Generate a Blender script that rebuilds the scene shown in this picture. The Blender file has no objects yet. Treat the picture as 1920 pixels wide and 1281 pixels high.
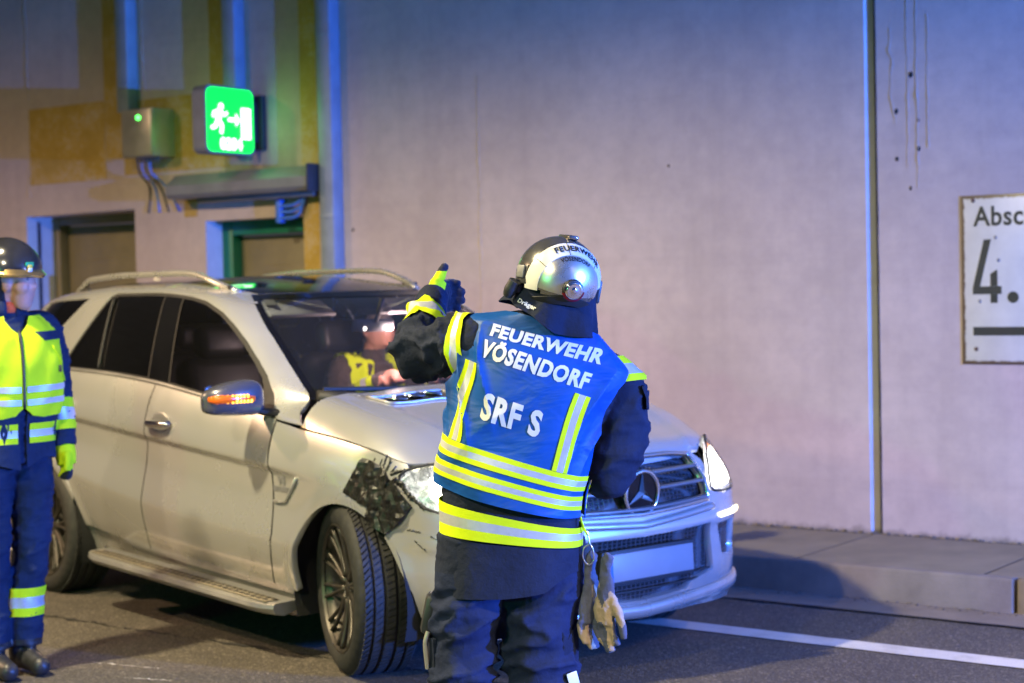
import bpy, bmesh, math, random
import numpy as np
from mathutils import Vector, Matrix, noise as mnoise
from mathutils.geometry import delaunay_2d_cdt
from mathutils.bvhtree import BVHTree

random.seed(7)
rng = np.random.default_rng(7)
scene = bpy.context.scene
COL = scene.collection
PI = math.pi

# ------------------------------------------------------------------ camera, world, lights, exposure
CAM_H, PITCH, ROLL = 1.649, math.radians(1.88), math.radians(1.25)
cam_d = bpy.data.cameras.new('camera'); cam_d.lens = 60.0; cam_d.sensor_width = 36.0
cam_d.clip_start = 0.05; cam_d.clip_end = 200
cam_d.dof.use_dof = True; cam_d.dof.focus_distance = 5.33; cam_d.dof.aperture_fstop = 2.6; cam_d.dof.aperture_blades = 9
cam = bpy.data.objects.new('camera', cam_d); COL.objects.link(cam); scene.camera = cam
_cp, _sp, _cr, _sr = math.cos(PITCH), math.sin(PITCH), math.cos(ROLL), math.sin(ROLL)
_r0, _d0, _fw = Vector((1, 0, 0)), Vector((0, -_sp, -_cp)), Vector((0, _cp, -_sp))
_rx = _r0 * _cr + _d0 * _sr; _dn = _d0 * _cr - _r0 * _sr
cam.matrix_world = Matrix(((_rx.x, -_dn.x, -_fw.x, 0), (_rx.y, -_dn.y, -_fw.y, 0), (_rx.z, -_dn.z, -_fw.z, CAM_H), (0, 0, 0, 1)))

world = bpy.data.worlds.new('World'); scene.world = world; world.use_nodes = True
bg = world.node_tree.nodes['Background']; bg.inputs[0].default_value = (0.22, 0.19, 0.23, 1); bg.inputs[1].default_value = 0.35

def add_light(name, kind, loc, power, color, target=None, size=0.5, size_y=None, **kw):
    d = bpy.data.lights.new(name, kind); d.energy = power; d.color = color
    if kind == 'AREA':
        d.size = size
        if size_y: d.shape = 'RECTANGLE'; d.size_y = size_y
    else: d.shadow_soft_size = size
    for k, v in kw.items(): setattr(d, k, v)
    o = bpy.data.objects.new(name, d); COL.objects.link(o); o.location = loc
    if target is not None: o.rotation_euler = (Vector(target) - Vector(loc)).to_track_quat('-Z', 'Y').to_euler()
    return o

def lamp_cutoff(o, lo, hi):
    """photometric curve of a shielded luminaire: nothing above elevation hi (sine), full below lo"""
    d = o.data; d.use_nodes = True; n = d.node_tree.nodes; l = d.node_tree.links; em = n['Emission']
    tc = n.new('ShaderNodeTexCoord'); sx = n.new('ShaderNodeSeparateXYZ'); mr = n.new('ShaderNodeMapRange'); mr.interpolation_type = 'SMOOTHSTEP'
    l.new(tc.outputs['Normal'], sx.inputs[0]); l.new(sx.outputs[2], mr.inputs['Value'])
    mr.inputs['From Min'].default_value = hi; mr.inputs['From Max'].default_value = lo; mr.inputs['To Min'].default_value = 0.0; mr.inputs['To Max'].default_value = 1.0
    l.new(mr.outputs[0], em.inputs['Strength'])
# shielded warm tunnel lamps under the ceiling (out of frame, behind and to the left of the camera)
lamp_cutoff(add_light('tunnel_lamp', 'POINT', (-3.4, 5.8, 5.0), 2150, (1.0, 0.84, 0.50), None, 0.12), -0.50, -0.22)
lamp_cutoff(add_light('tunnel_lamp', 'POINT', (-8.4, 9.2, 5.0), 1550, (1.0, 0.64, 0.38), None, 0.12), -0.60, -0.11)
lamp_cutoff(add_light('tunnel_lamp', 'POINT', (-3.6, 0.8, 5.0), 1050, (1.0, 0.84, 0.54), None, 0.12), -0.44, -0.29)
lamp_cutoff(add_light('tunnel_lamp', 'POINT', (4.4, -0.2, 5.0), 3300, (1.0, 0.80, 0.52), None, 0.12), -0.64, -0.42)
# blue beacons of the fire engine that stands further along the lane, to the right
add_light('engine_beacon', 'POINT', (8.4, 1.2, 1.75), 13500, (0.04, 0.18, 1.0), None, 0.09)
# added white spot for some sparkle, aimed at the two firefighters
add_light('added_sparkle_spot', 'SPOT', (7.6, 0.6, 2.7), 700, (0.80, 0.88, 1.0), (-0.7, 6.2, 0.75), 0.12, spot_size=math.radians(24), spot_blend=0.5)
# the twin exit sign on the tunnel side behind the camera
add_light('exit_sign_light', 'POINT', (-6.0, -1.0, 2.4), 420, (0.08, 1.0, 0.25), None, 0.25)

vs = scene.view_settings
vs.view_transform = 'Standard'; vs.look = 'None'; vs.exposure = 0.0; vs.gamma = 1.0; vs.use_curve_mapping = False
scene.render.engine = 'CYCLES'
scene.cycles.use_denoising = True
scene.cycles.max_bounces = 8; scene.cycles.transparent_max_bounces = 12
scene.cycles.sample_clamp_indirect = 6.0
scene.cycles.caustics_reflective = False; scene.cycles.caustics_refractive = False

# ------------------------------------------------------------------ helpers
def link(o, parent=None):
    COL.objects.link(o)
    if parent is not None: o.parent = parent
    return o

def tag(o, label=None, cat=None, group=None, kind=None):
    if label: o['label'] = label
    if cat: o['category'] = cat
    if group: o['group'] = group
    if kind: o['kind'] = kind
    return o

def empty(name, loc=(0, 0, 0), rz=0.0, label=None, cat=None, group=None):
    o = bpy.data.objects.new(name, None); COL.objects.link(o); o.empty_display_size = 0.1
    o.location = loc; o.rotation_euler = (0, 0, rz)
    return tag(o, label, cat, group)

def mobj(name, V, F, mats, parent=None, fm=None, smooth=True, normals=None):
    me = bpy.data.meshes.new(name)
    V = [tuple(float(c) for c in v) for v in V]
    me.from_pydata(V, [], [tuple(int(i) for i in f) for f in F])
    if not isinstance(mats, (list, tuple)): mats = [mats]
    for m in mats: me.materials.append(m)
    if fm is not None: me.polygons.foreach_set('material_index', np.asarray(fm, dtype=np.int32))
    me.update()
    if smooth: me.polygons.foreach_set('use_smooth', np.ones(len(me.polygons), dtype=bool))
    if normals is not None:
        me.normals_split_custom_set_from_vertices([tuple(float(c) for c in n) for n in normals])
    o = bpy.data.objects.new(name, me)
    return link(o, parent)

def bmobj(name, bm, mats, parent=None, smooth=False, angle=None):
    me = bpy.data.meshes.new(name)
    bmesh.ops.recalc_face_normals(bm, faces=bm.faces[:])
    bm.to_mesh(me); bm.free()
    if not isinstance(mats, (list, tuple)): mats = [mats]
    for m in mats: me.materials.append(m)
    if smooth or angle:
        me.polygons.foreach_set('use_smooth', np.ones(len(me.polygons), dtype=bool))
        if angle: me.set_sharp_from_angle(angle=math.radians(angle))
    o = bpy.data.objects.new(name, me)
    return link(o, parent)

def box_bm(bm, c, s, rot=None, bevel=0.0, seg=2, mi=0):
    r = bmesh.ops.create_cube(bm, size=1.0)
    vs_ = r['verts']
    M = Matrix.Translation(Vector(c)) @ ((rot.to_4x4() if rot is not None else Matrix.Identity(4))) @ Matrix.Diagonal((s[0], s[1], s[2], 1))
    bmesh.ops.transform(bm, matrix=M, verts=vs_)
    fs = list({f for v in vs_ for f in v.link_faces})
    for f in fs: f.material_index = mi
    if bevel > 0:
        es = list({e for v in vs_ for e in v.link_edges})
        r2 = bmesh.ops.bevel(bm, geom=es, offset=bevel, segments=seg, profile=0.5, affect='EDGES')
        for f in r2['faces']: f.material_index = mi

def boxo(name, c, s, mat, parent=None, bevel=0.004, rot=None, seg=2):
    bm = bmesh.new(); box_bm(bm, c, s, rot, bevel, seg)
    return bmobj(name, bm, mat, parent, angle=35)

def cyl_bm(bm, p0, p1, r0, r1=None, n=20, caps=True, mi=0):
    p0, p1 = Vector(p0), Vector(p1); r1 = r0 if r1 is None else r1
    d = p1 - p0; L = d.length
    q = d.to_track_quat('Z', 'Y').to_matrix().to_4x4()
    r = bmesh.ops.create_cone(bm, cap_ends=caps, segments=n, radius1=r0, radius2=r1, depth=L)
    bmesh.ops.transform(bm, matrix=Matrix.Translation((p0 + p1) / 2) @ q, verts=r['verts'])
    for f in {f for v in r['verts'] for f in v.link_faces}: f.material_index = mi

def cylo(name, p0, p1, r0, mat, parent=None, r1=None, n=24):
    bm = bmesh.new(); cyl_bm(bm, p0, p1, r0, r1, n)
    return bmobj(name, bm, mat, parent, angle=40)

def catmull(P, n, closed=False):
    P = np.asarray(P, float); N = len(P); out = []
    segs = N if closed else N - 1
    for i in range(segs):
        if closed: p0, p1, p2, p3 = P[(i - 1) % N], P[i], P[(i + 1) % N], P[(i + 2) % N]
        else:
            p1, p2 = P[i], P[i + 1]
            p0 = P[i - 1] if i > 0 else 2 * p1 - p2
            p3 = P[i + 2] if i + 2 < N else 2 * p2 - p1
        for k in range(n):
            t = k / n
            out.append(0.5 * ((2 * p1) + (-p0 + p2) * t + (2 * p0 - 5 * p1 + 4 * p2 - p3) * t * t + (-p0 + 3 * p1 - 3 * p2 + p3) * t ** 3))
    if not closed: out.append(P[-1])
    return np.array(out)

def tube_geo(path, radii, n=12, flat=(1.0, 1.0), up=None, caps=True):
    path = np.asarray(path, float); N = len(path)
    radii = np.broadcast_to(np.asarray(radii, float), (N,))
    V = []; F = []
    T = np.gradient(path, axis=0); T /= (np.linalg.norm(T, axis=1)[:, None] + 1e-12)
    ref = np.array(up if up is not None else ((0, 0, 1) if abs(T[0][2]) < 0.9 else (1, 0, 0)), float)
    for i in range(N):
        a = ref - T[i] * (ref @ T[i]); a /= np.linalg.norm(a) + 1e-12
        if up is None: ref = a
        b = np.cross(T[i], a)
        for k in range(n):
            w = 2 * PI * k / n
            V.append(path[i] + radii[i] * (flat[0] * math.cos(w) * a + flat[1] * math.sin(w) * b))
    for i in range(N - 1):
        for k in range(n):
            F.append((i * n + k, i * n + (k + 1) % n, (i + 1) * n + (k + 1) % n, (i + 1) * n + k))
    if caps:
        F.append(tuple(range(n - 1, -1, -1))); F.append(tuple((N - 1) * n + k for k in range(n)))
    return V, F

def tubeo(name, path, radii, mat, parent=None, n=12, flat=(1, 1), up=None, smooth_n=0):
    if smooth_n:
        path = catmull(path, smooth_n)
        if hasattr(radii, '__len__'): radii = np.interp(np.linspace(0, 1, len(path)), np.linspace(0, 1, len(radii)), radii)
    V, F = tube_geo(path, radii, n, flat, up)
    o = mobj(name, V, F, mat, parent)
    o.data.set_sharp_from_angle(angle=math.radians(50))
    return o

def join_geo(parts):
    V = []; F = []
    for v, f in parts:
        b = len(V); V.extend([tuple(x) for x in v]); F.extend([tuple(i + b for i in q) for q in f])
    return V, F

def lathe_geo(prof, n=48, axis='y'):
    """prof: (r, h) pairs; axis of revolution = local y (h along y)."""
    V = []; F = []; m = len(prof)
    for k in range(n):
        w = 2 * PI * k / n; c, s = math.cos(w), math.sin(w)
        for r, h in prof: V.append((r * c, h, r * s) if axis == 'y' else (r * c, r * s, h))
    for k in range(n):
        k2 = (k + 1) % n
        for j in range(m - 1): F.append((k * m + j, k * m + j + 1, k2 * m + j + 1, k2 * m + j))
    return V, F

def pip(P, poly):
    P = np.asarray(P, float); x, y = P[:, 0], P[:, 1]; poly = np.asarray(poly, float)
    ins = np.zeros(len(P), bool); j = len(poly) - 1
    for i in range(len(poly)):
        xi, yi = poly[i]; xj, yj = poly[j]
        c = ((yi > y) != (yj > y)) & (x < (xj - xi) * (y - yi) / (yj - yi + 1e-15) + xi)
        ins ^= c; j = i
    return ins

def densify(poly, step):
    out = []; N = len(poly)
    for i in range(N):
        a = np.asarray(poly[i], float); b = np.asarray(poly[(i + 1) % N], float)
        k = max(1, int(math.ceil(np.linalg.norm(b - a) / step)))
        for j in range(k): out.append(a + (b - a) * j / k)
    return np.array(out)

def patch_geo(outline, mapf, step=0.03, holes=(), flange=0.0, off=0.0, stepv=None, centre=None):
    """triangulate a 2-D outline (minus holes) on a surface map; returns V, F, N."""
    stepv = stepv or step
    loops = [densify(outline, step)] + [densify(h, step) for h in holes]
    pts = []; edges = []; loop_idx = []
    for L in loops:
        b = len(pts); n = len(L); pts.extend(L.tolist()); loop_idx.append((b, n))
        edges += [(b + i, b + (i + 1) % n) for i in range(n)]
    ol = np.array(loops[0]); lo, hi = ol.min(0), ol.max(0)
    gx = np.arange(lo[0] + step / 2, hi[0], step); gy = np.arange(lo[1] + stepv / 2, hi[1], stepv)
    G = np.array([(x + (step / 2 if j % 2 else 0), y) for j, y in enumerate(gy) for x in gx]) if len(gx) and len(gy) else np.zeros((0, 2))
    if len(G):
        k = pip(G, loops[0])
        for h in loops[1:]: k &= ~pip(G, h)
        G = G[k]
        B = np.array(pts)
        if len(G):
            d = np.full(len(G), 9.0)
            sc = np.array([1 / step, 1 / stepv])
            for c0 in range(0, len(B), 200):
                dd = np.linalg.norm((G[:, None, :] - B[None, c0:c0 + 200, :]) * sc, axis=2).min(1); d = np.minimum(d, dd)
            G = G[d > 0.45]
    allp = [Vector((float(p[0]), float(p[1]))) for p in pts] + [Vector((float(p[0]), float(p[1]))) for p in G]
    vo, eo, fo, ov, oe, of = delaunay_2d_cdt(allp, edges, [], 0, 1e-6)
    P = np.array([(v.x, v.y) for v in vo]); F = np.array([tuple(f) for f in fo if len(f) == 3])
    cen = P[F].mean(1); k = pip(cen, loops[0])
    for h in loops[1:]: k &= ~pip(cen, h)
    F = F[k]
    X = mapf(P[:, 0], P[:, 1])
    e = 2e-3
    du = mapf(P[:, 0] + e, P[:, 1]) - mapf(P[:, 0] - e, P[:, 1]); dv = mapf(P[:, 0], P[:, 1] + e) - mapf(P[:, 0], P[:, 1] - e)
    Nn = np.cross(du, dv); Nn /= np.linalg.norm(Nn, axis=1)[:, None] + 1e-12
    if centre is not None and (Nn * (X - np.asarray(centre))).sum() < 0: Nn = -Nn
    # orient the faces with Nn
    fn = np.cross(X[F[:, 1]] - X[F[:, 0]], X[F[:, 2]] - X[F[:, 0]])
    flip = (fn * Nn[F[:, 0]]).sum(1) < 0
    F[flip] = F[flip][:, ::-1]
    X = X + Nn * off
    V = X.tolist(); NN = Nn.tolist(); FF = F.tolist()
    if flange:
        cnt = {}
        for f in FF:
            for a, b in ((f[0], f[1]), (f[1], f[2]), (f[2], f[0])):
                cnt[(a, b)] = cnt.get((a, b), 0) + 1
        bd = [(a, b) for (a, b) in cnt if (b, a) not in cnt]
        side = {}
        acc = {}
        for a, b in bd:
            t = X[b] - X[a]; sd = np.cross(t, Nn[a]); sd /= np.linalg.norm(sd) + 1e-12
            acc[a] = acc.get(a, 0) + sd; acc[b] = acc.get(b, 0) + sd
        top = {}; bot = {}
        for a in acc:
            sd = acc[a] / (np.linalg.norm(acc[a]) + 1e-12)
            top[a] = len(V); V.append(X[a].tolist()); NN.append(((sd + Nn[a] * 0.6) / np.linalg.norm(sd + Nn[a] * 0.6)).tolist())
            bot[a] = len(V); V.append((X[a] - Nn[a] * flange).tolist()); NN.append(sd.tolist())
        for a, b in bd: FF.append((top[b], top[a], bot[a], bot[b]))
    return V, FF, NN

def patch(name, outline, mapf, mat, parent=None, step=0.03, holes=(), flange=0.0, off=0.0, stepv=None, centre=(-1.6, 0.0, 0.6), edge=None):
    V, F, N = patch_geo(outline, mapf, step, holes, flange, off, stepv, centre)
    fm = [0 if len(f) == 3 else 1 for f in F] if edge is not None else None
    return mobj(name, V, F, [mat] if edge is None else [mat, edge], parent, fm=fm, normals=N)

def sstep(a, b, x):
    t = np.clip((np.asarray(x, float) - a) / (b - a), 0, 1); return t * t * (3 - 2 * t)

FONT = bpy.data.curves.new('fontprobe', 'FONT').font
def text_geo(body, size=1.0, bold=0.0, xscale=1.0, extrude=0.0, spacing=1.0, res=4, align='CENTER'):
    cu = bpy.data.curves.new('text', 'FONT'); cu.body = body; cu.size = size; cu.offset = bold; cu.extrude = extrude
    cu.space_character = spacing; cu.resolution_u = res; cu.align_x = align; cu.align_y = 'CENTER'
    o = bpy.data.objects.new('text', cu); COL.objects.link(o)
    dg = bpy.context.evaluated_depsgraph_get(); dg.update()
    me = bpy.data.meshes.new_from_object(o.evaluated_get(dg))
    V = np.array([tuple(v.co) for v in me.vertices]); F = [tuple(p.vertices) for p in me.polygons]
    bpy.data.objects.remove(o); bpy.data.curves.remove(cu); bpy.data.meshes.remove(me)
    V[:, 0] *= xscale
    return V, F

def subdiv_geo(V, F, maxlen, it=6):
    """cut long edges so that flat print can follow a curved surface."""
    bm = bmesh.new(); vv = [bm.verts.new(tuple(v)) for v in V]
    for f in F:
        try: bm.faces.new([vv[i] for i in f])
        except ValueError: pass
    bmesh.ops.triangulate(bm, faces=bm.faces[:])
    for _ in range(it):
        es = [e for e in bm.edges if e.calc_length() > maxlen]
        if not es: break
        bmesh.ops.subdivide_edges(bm, edges=es, cuts=1)
        bmesh.ops.triangulate(bm, faces=bm.faces[:])
    bm.verts.index_update()
    V = np.array([tuple(v.co) for v in bm.verts]); F = [tuple(v.index for v in f.verts) for f in bm.faces]
    bm.free(); return V, F

def fbm(P, scale, octv=3, seed=0.0):
    P = np.asarray(P, float)
    return np.array([mnoise.fractal(Vector((p[0] * scale + seed, p[1] * scale + seed * 1.7, p[2] * scale)), 1.0, 2.0, octv) for p in P])

# ------------------------------------------------------------------ materials
class NT:
    def __init__(s, name):
        s.m = bpy.data.materials.new(name); s.m.use_nodes = True; s.t = s.m.node_tree; s.n = s.t.nodes; s.p = s.n['Principled BSDF']
    def node(s, ty, **kw):
        n = s.n.new(ty)
        for k, v in kw.items(): setattr(n, k, v)
        return n
    def ln(s, a, b): s.t.links.new(a, b)
    def coord(s, scale=(1, 1, 1), rot=(0, 0, 0), kind='Object'):
        tc = s.node('ShaderNodeTexCoord'); mp = s.node('ShaderNodeMapping'); mp.inputs['Scale'].default_value = scale; mp.inputs['Rotation'].default_value = rot
        s.ln(tc.outputs[kind], mp.inputs[0]); return mp.outputs[0]
    def noise(s, vec, scale, detail=4, rough=0.55, dist=0.0):
        n = s.node('ShaderNodeTexNoise'); n.inputs['Scale'].default_value = scale; n.inputs['Detail'].default_value = detail; n.inputs['Roughness'].default_value = rough; n.inputs['Distortion'].default_value = dist
        s.ln(vec, n.inputs['Vector']); return n.outputs[0]
    def ramp(s, fac, stops):
        r = s.node('ShaderNodeValToRGB'); e = r.color_ramp.elements
        while len(e) < len(stops): e.new(0.5)
        for q, (pos, c) in zip(e, stops):
            q.position = pos; q.color = (c, c, c, 1) if not hasattr(c, '__len__') else (*c, 1)
        s.ln(fac, r.inputs[0]); return r.outputs[0]
    def mix(s, fac, a, b, mode='MIX'):
        m = s.node('ShaderNodeMix'); m.data_type = 'RGBA'; m.blend_type = mode
        for sock, v in ((m.inputs[0], fac), (m.inputs[6], a), (m.inputs[7], b)):
            if hasattr(v, 'links'): s.ln(v, sock)
            elif hasattr(v, '__len__'): sock.default_value = (*v, 1) if len(v) == 3 else v
            else: sock.default_value = v
        return m.outputs[2]
    def bump(s, h, strength=0.3, dist=0.01, normal=None):
        b = s.node('ShaderNodeBump'); b.inputs['Strength'].default_value = strength; b.inputs['Distance'].default_value = dist
        s.ln(h, b.inputs['Height'])
        if normal is not None: s.ln(normal, b.inputs['Normal'])
        s.ln(b.outputs[0], s.p.inputs['Normal']); return b.outputs[0]
    def set(s, **kw):
        for k, v in kw.items():
            k2 = {'base': 'Base Color', 'rough': 'Roughness', 'metal': 'Metallic', 'coat': 'Coat Weight', 'coatr': 'Coat Roughness', 'spec': 'Specular IOR Level', 'emis': 'Emission Color', 'emit': 'Emission Strength', 'sheen': 'Sheen Weight', 'alpha': 'Alpha', 'sss': 'Subsurface Weight'}[k]
            i = s.p.inputs[k2]
            if hasattr(v, 'links'): s.ln(v, i)
            elif hasattr(v, '__len__'): i.default_value = (*v, 1) if len(v) == 3 else v
            else: i.default_value = v
        return s

def simple(name, base, rough=0.5, metal=0.0, var=0.12, vscale=14.0, bump=0.0, bscale=120.0, bdist=0.002, rvar=0.1, **kw):
    t = NT(name); c = t.coord()
    nz = t.noise(c, vscale, 5, 0.6)
    lo = tuple(max(0, b * (1 - var)) for b in base); hi = tuple(min(1, b * (1 + var)) for b in base)
    t.set(base=t.ramp(nz, [(0.3, lo), (0.7, hi)]), rough=t.ramp(nz, [(0.3, max(0.02, rough - rvar * 0.5)), (0.7, min(1, rough + rvar * 0.5))]), metal=metal, **kw)
    if bump: t.bump(t.noise(c, bscale, 3, 0.6), bump, bdist)
    return t.m

def emitter(name, color, strength):
    t = NT(name); c = t.coord(); nz = t.noise(c, 40, 2)
    t.set(base=(0.02, 0.02, 0.02), rough=0.4, emis=color, emit=t.ramp(nz, [(0.2, strength * 0.92), (0.8, strength)])); 
    return t.m
# ------------------------------------------------------------------ the tunnel: a frame along its wall
WA = math.radians(36.35); E1 = Vector((math.cos(WA), -math.sin(WA), 0)); NV = Vector((math.sin(WA), math.cos(WA), 0)); WD = 9.155
def WP(s, n, z): return E1 * s + NV * (WD + n) + Vector((0, 0, z))       # s along the wall, n into it, z up
def wall_empty(name, s, n, z, **kw): return empty(name, WP(s, n, z), -WA, **kw)
def wplace(o, s=0, n=0, z=0): o.location = WP(s, n, z); o.rotation_euler = (0, 0, -WA); return o

def m_wall(name, c1, c2, c3, seam):
    t = NT(name); c = t.coord()
    big = t.noise(c, 0.9, 6, 0.62); fine = t.noise(c, 9, 5, 0.65); grain = t.noise(c, 160, 3, 0.7)
    streak = t.noise(t.coord((3.2, 3.2, 0.16)), 1.6, 5, 0.6)
    lay = t.noise(t.coord((0.12, 0.12, 5.0)), 1.4, 4, 0.6)
    col = t.ramp(big, [(0.30, c1), (0.52, c2), (0.75, c3)])
    col = t.mix(t.ramp(fine, [(0.35, 0.0), (0.70, 0.42)]), col, tuple(x * 0.72 for x in c2))
    col = t.mix(t.ramp(streak, [(0.50, 0.0), (0.72, 0.24)]), col, tuple(x * 0.62 for x in c2))
    col = t.mix(t.ramp(lay, [(0.54, 0.0), (0.70, 0.12)]), col, tuple(x * 0.6 for x in c1))
    # splash dirt just above the walkway
    tc = t.node('ShaderNodeTexCoord'); sx = t.node('ShaderNodeSeparateXYZ'); t.ln(tc.outputs['Object'], sx.inputs[0])
    md = t.node('ShaderNodeMath'); md.operation = 'MULTIPLY_ADD'; t.ln(fine, md.inputs[0]); md.inputs[1].default_value = -0.12; zo = t.node("ShaderNodeMath"); zo.inputs[1].default_value = 0.07; t.ln(sx.outputs[2], zo.inputs[0]); t.ln(zo.outputs[0], md.inputs[2])
    col = t.mix(t.ramp(md.outputs[0], [(0.0, 0.8), (0.045, 0.0)]), col, (0.12, 0.10, 0.085))
    t.set(base=col, rough=t.ramp(fine, [(0.3, 0.62), (0.7, 0.85)]))
    b1 = t.node('ShaderNodeBump'); b1.inputs['Strength'].default_value = 0.35; b1.inputs['Distance'].default_value = 0.01; t.ln(lay, b1.inputs['Height'])
    hh = t.mix(0.5, fine, grain)
    t.bump(hh, 0.35, 0.004, b1.outputs[0]); return t.m

M = {}
M['wall'] = m_wall('painted_concrete', (0.40, 0.315, 0.28), (0.48, 0.385, 0.345), (0.54, 0.44, 0.40), 1)
M['reveal'] = m_wall('white_reveal', (0.50, 0.46, 0.45), (0.58, 0.54, 0.52), (0.62, 0.60, 0.58), 0)
t = NT('ochre_paint'); c = t.coord(); n1 = t.noise(c, 3.2, 6, 0.65); n2 = t.noise(c, 30, 5, 0.7)
col = t.ramp(n1, [(0.3, (0.34, 0.215, 0.040)), (0.65, (0.48, 0.31, 0.060))]); wm = t.mix(0.45, n1, n2); col = t.mix(t.ramp(wm, [(0.50, 0.0), (0.60, 0.75)]), col, (0.46, 0.36, 0.27))
t.set(base=col, rough=0.75); t.bump(n2, 0.3, 0.004); M['ochre'] = t.m
M['crack'] = simple('crack_filler', (0.45, 0.37, 0.335), 0.9, 0, 0.2, 20)
M['slot'] = simple('shaded_rusty_slot', (0.028, 0.019, 0.010), 0.9, 0, 0.5, 9, 0.5, 60)  # rust brown, darkened further to paint in the shade of the deep slot
M['galv'] = simple('galvanised_steel', (0.25, 0.29, 0.34), 0.42, 0.12, 0.14, 6, 0.1, 200, rvar=0.2)
M['steel'] = simple('brushed_steel', (0.46, 0.44, 0.39), 0.36, 0.55, 0.10, 5, 0.08, 150, rvar=0.15)
M['greypaint'] = simple('grey_painted_metal', (0.20, 0.20, 0.21), 0.5, 0.2, 0.12, 8)
M['darkplastic'] = simple('dark_plastic', (0.025, 0.026, 0.03), 0.45, 0, 0.2, 20)
M['bluecable'] = simple('blue_conduit', (0.05, 0.16, 0.55), 0.5, 0, 0.15, 30)
M['door'] = simple('olive_door_paint', (0.20, 0.17, 0.11), 0.55, 0.1, 0.14, 5, 0.1, 90)
M['greenframe'] = simple('green_frame_paint', (0.01, 0.16, 0.10), 0.4, 0.1, 0.15, 8)
M['concrete'] = simple('kerb_concrete', (0.19, 0.155, 0.12), 0.85, 0, 0.20, 5, 0.5, 90, 0.004)
M['slab'] = simple('slab_concrete', (0.20, 0.17, 0.125), 0.88, 0, 0.18, 4, 0.6, 110, 0.004)
M['tar'] = simple('tar_joint', (0.02, 0.018, 0.017), 0.9, 0, 0.4, 30)
M['ceil'] = simple('sooty_concrete', (0.16, 0.15, 0.14), 0.9, 0, 0.25, 2, 0.3, 40)

t = NT('asphalt'); c = t.coord()
agg = t.node('ShaderNodeTexVoronoi'); agg.inputs['Scale'].default_value = 95; t.ln(c, agg.inputs['Vector'])
fn = t.noise(c, 135, 4, 0.8); md = t.noise(c, 1.3, 6, 0.6); pt = t.noise(t.coord((0.6, 2.4, 1), (0, 0, WA)), 0.8, 5, 0.6)
col = t.ramp(fn, [(0.30, (0.030, 0.025, 0.021)), (0.50, (0.100, 0.084, 0.066)), (0.62, (0.20, 0.170, 0.138)), (0.74, (0.50, 0.45, 0.38))])
col = t.mix(t.ramp(md, [(0.3, 0.40), (0.6, 0.0)]), col, (0.035, 0.031, 0.028))
col = t.mix(t.ramp(pt, [(0.55, 0.0), (0.75, 0.22)]), col, (0.16, 0.145, 0.125))
sv = t.node('ShaderNodeSeparateColor'); t.ln(agg.outputs['Color'], sv.inputs[0]); col = t.mix(1.0, col, t.ramp(sv.outputs[0], [(0.0, 0.50), (0.6, 0.80), (0.85, 1.0), (1.0, 1.7)]), 'MULTIPLY')
t.set(base=col, rough=t.ramp(fn, [(0.3, 0.9), (0.7, 0.66)]))
hb = t.mix(0.5, agg.outputs['Distance'], fn); t.bump(hb, 0.6, 0.006); M['asphalt'] = t.m

t = NT('road_paint'); c = t.coord(); fn = t.noise(c, 190, 4, 0.75); md = t.noise(c, 6, 5, 0.6)
col = t.ramp(fn, [(0.27, (0.22, 0.20, 0.18)), (0.42, (0.55, 0.52, 0.48)), (0.7, (0.72, 0.69, 0.64))])
col = t.mix(t.ramp(md, [(0.5, 0.0), (0.72, 0.45)]), col, (0.25, 0.23, 0.21))
t.set(base=col, rough=0.7); t.bump(fn, 0.4, 0.004); M['line'] = t.m

# road, gutter, markings
def strip_sheet(name, s0, s1, n0, n1, z, mat, jag=0.0, ns=60, kind='structure'):
    V = []; F = []
    for i in range(ns + 1):
        s = s0 + (s1 - s0) * i / ns
        a = n0 + (jag * mnoise.noise(Vector((s * 6, 1.3, 0))) + jag * mnoise.noise(Vector((s * 21, 4.3, 0))) if jag else 0); b = n1 + (jag * mnoise.noise(Vector((s * 5.3, 7.7, 0))) + jag * mnoise.noise(Vector((s * 23, 9.7, 0))) if jag else 0)
        V += [(s, a, 0), (s, b, 0)]
    for i in range(ns): F.append((2 * i, 2 * i + 2, 2 * i + 3, 2 * i + 1))
    o = mobj(name, V, F, mat); wplace(o, 0, 0, z); return tag(o, kind=kind)
strip_sheet('road', -40, 25, -16, 0.0, 0.0, M['asphalt'], 0, 40)
strip_sheet('gutter', -40, 25, 7.745 - WD, 8.10 - WD, 0.005, M['concrete'], 0.006, 400)
strip_sheet('road_joint', -40, 25, 7.728 - WD, 7.747 - WD, 0.009, M['tar'], 0.012, 900)
strip_sheet('lane_marking', -40, 25, 6.945 - WD, 7.105 - WD, 0.005, M['line'], 0.006, 500)
strip_sheet('road_crack', -9.0, -4.2, 5.60 - WD, 5.607 - WD, 0.004, M['tar'], 0.035, 160)
# chalky scratches on the asphalt beside the left man
def scratch(name, p0, p1, w, seed):
    r = random.Random(seed); V = []; F = []; n = 26
    a, b = Vector(p0), Vector(p1); d = (b - a); pr = Vector((-d.y, d.x)).normalized()
    for i in range(n + 1):
        q = a + d * (i / n) + pr * (0.02 * mnoise.noise(Vector((i * 0.35, seed, 0))))
        ww = w * max(0.08, abs(mnoise.noise(Vector((i * 0.6, seed + 5, 0)))) * 2.2)
        V += [(q.x - pr.x * ww, q.y - pr.y * ww, 0.004), (q.x + pr.x * ww, q.y + pr.y * ww, 0.004)]
    for i in range(n): F.append((2 * i, 2 * i + 1, 2 * i + 3, 2 * i + 2))
    tag(mobj(name, V, F, M['line']), kind='structure')
scratch('road_scratch', (-1.92, 7.60), (-1.58, 7.44), 0.006, 1.0)
scratch('road_scratch', (-1.70, 7.28), (-1.48, 7.20), 0.006, 2.0)
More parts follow.
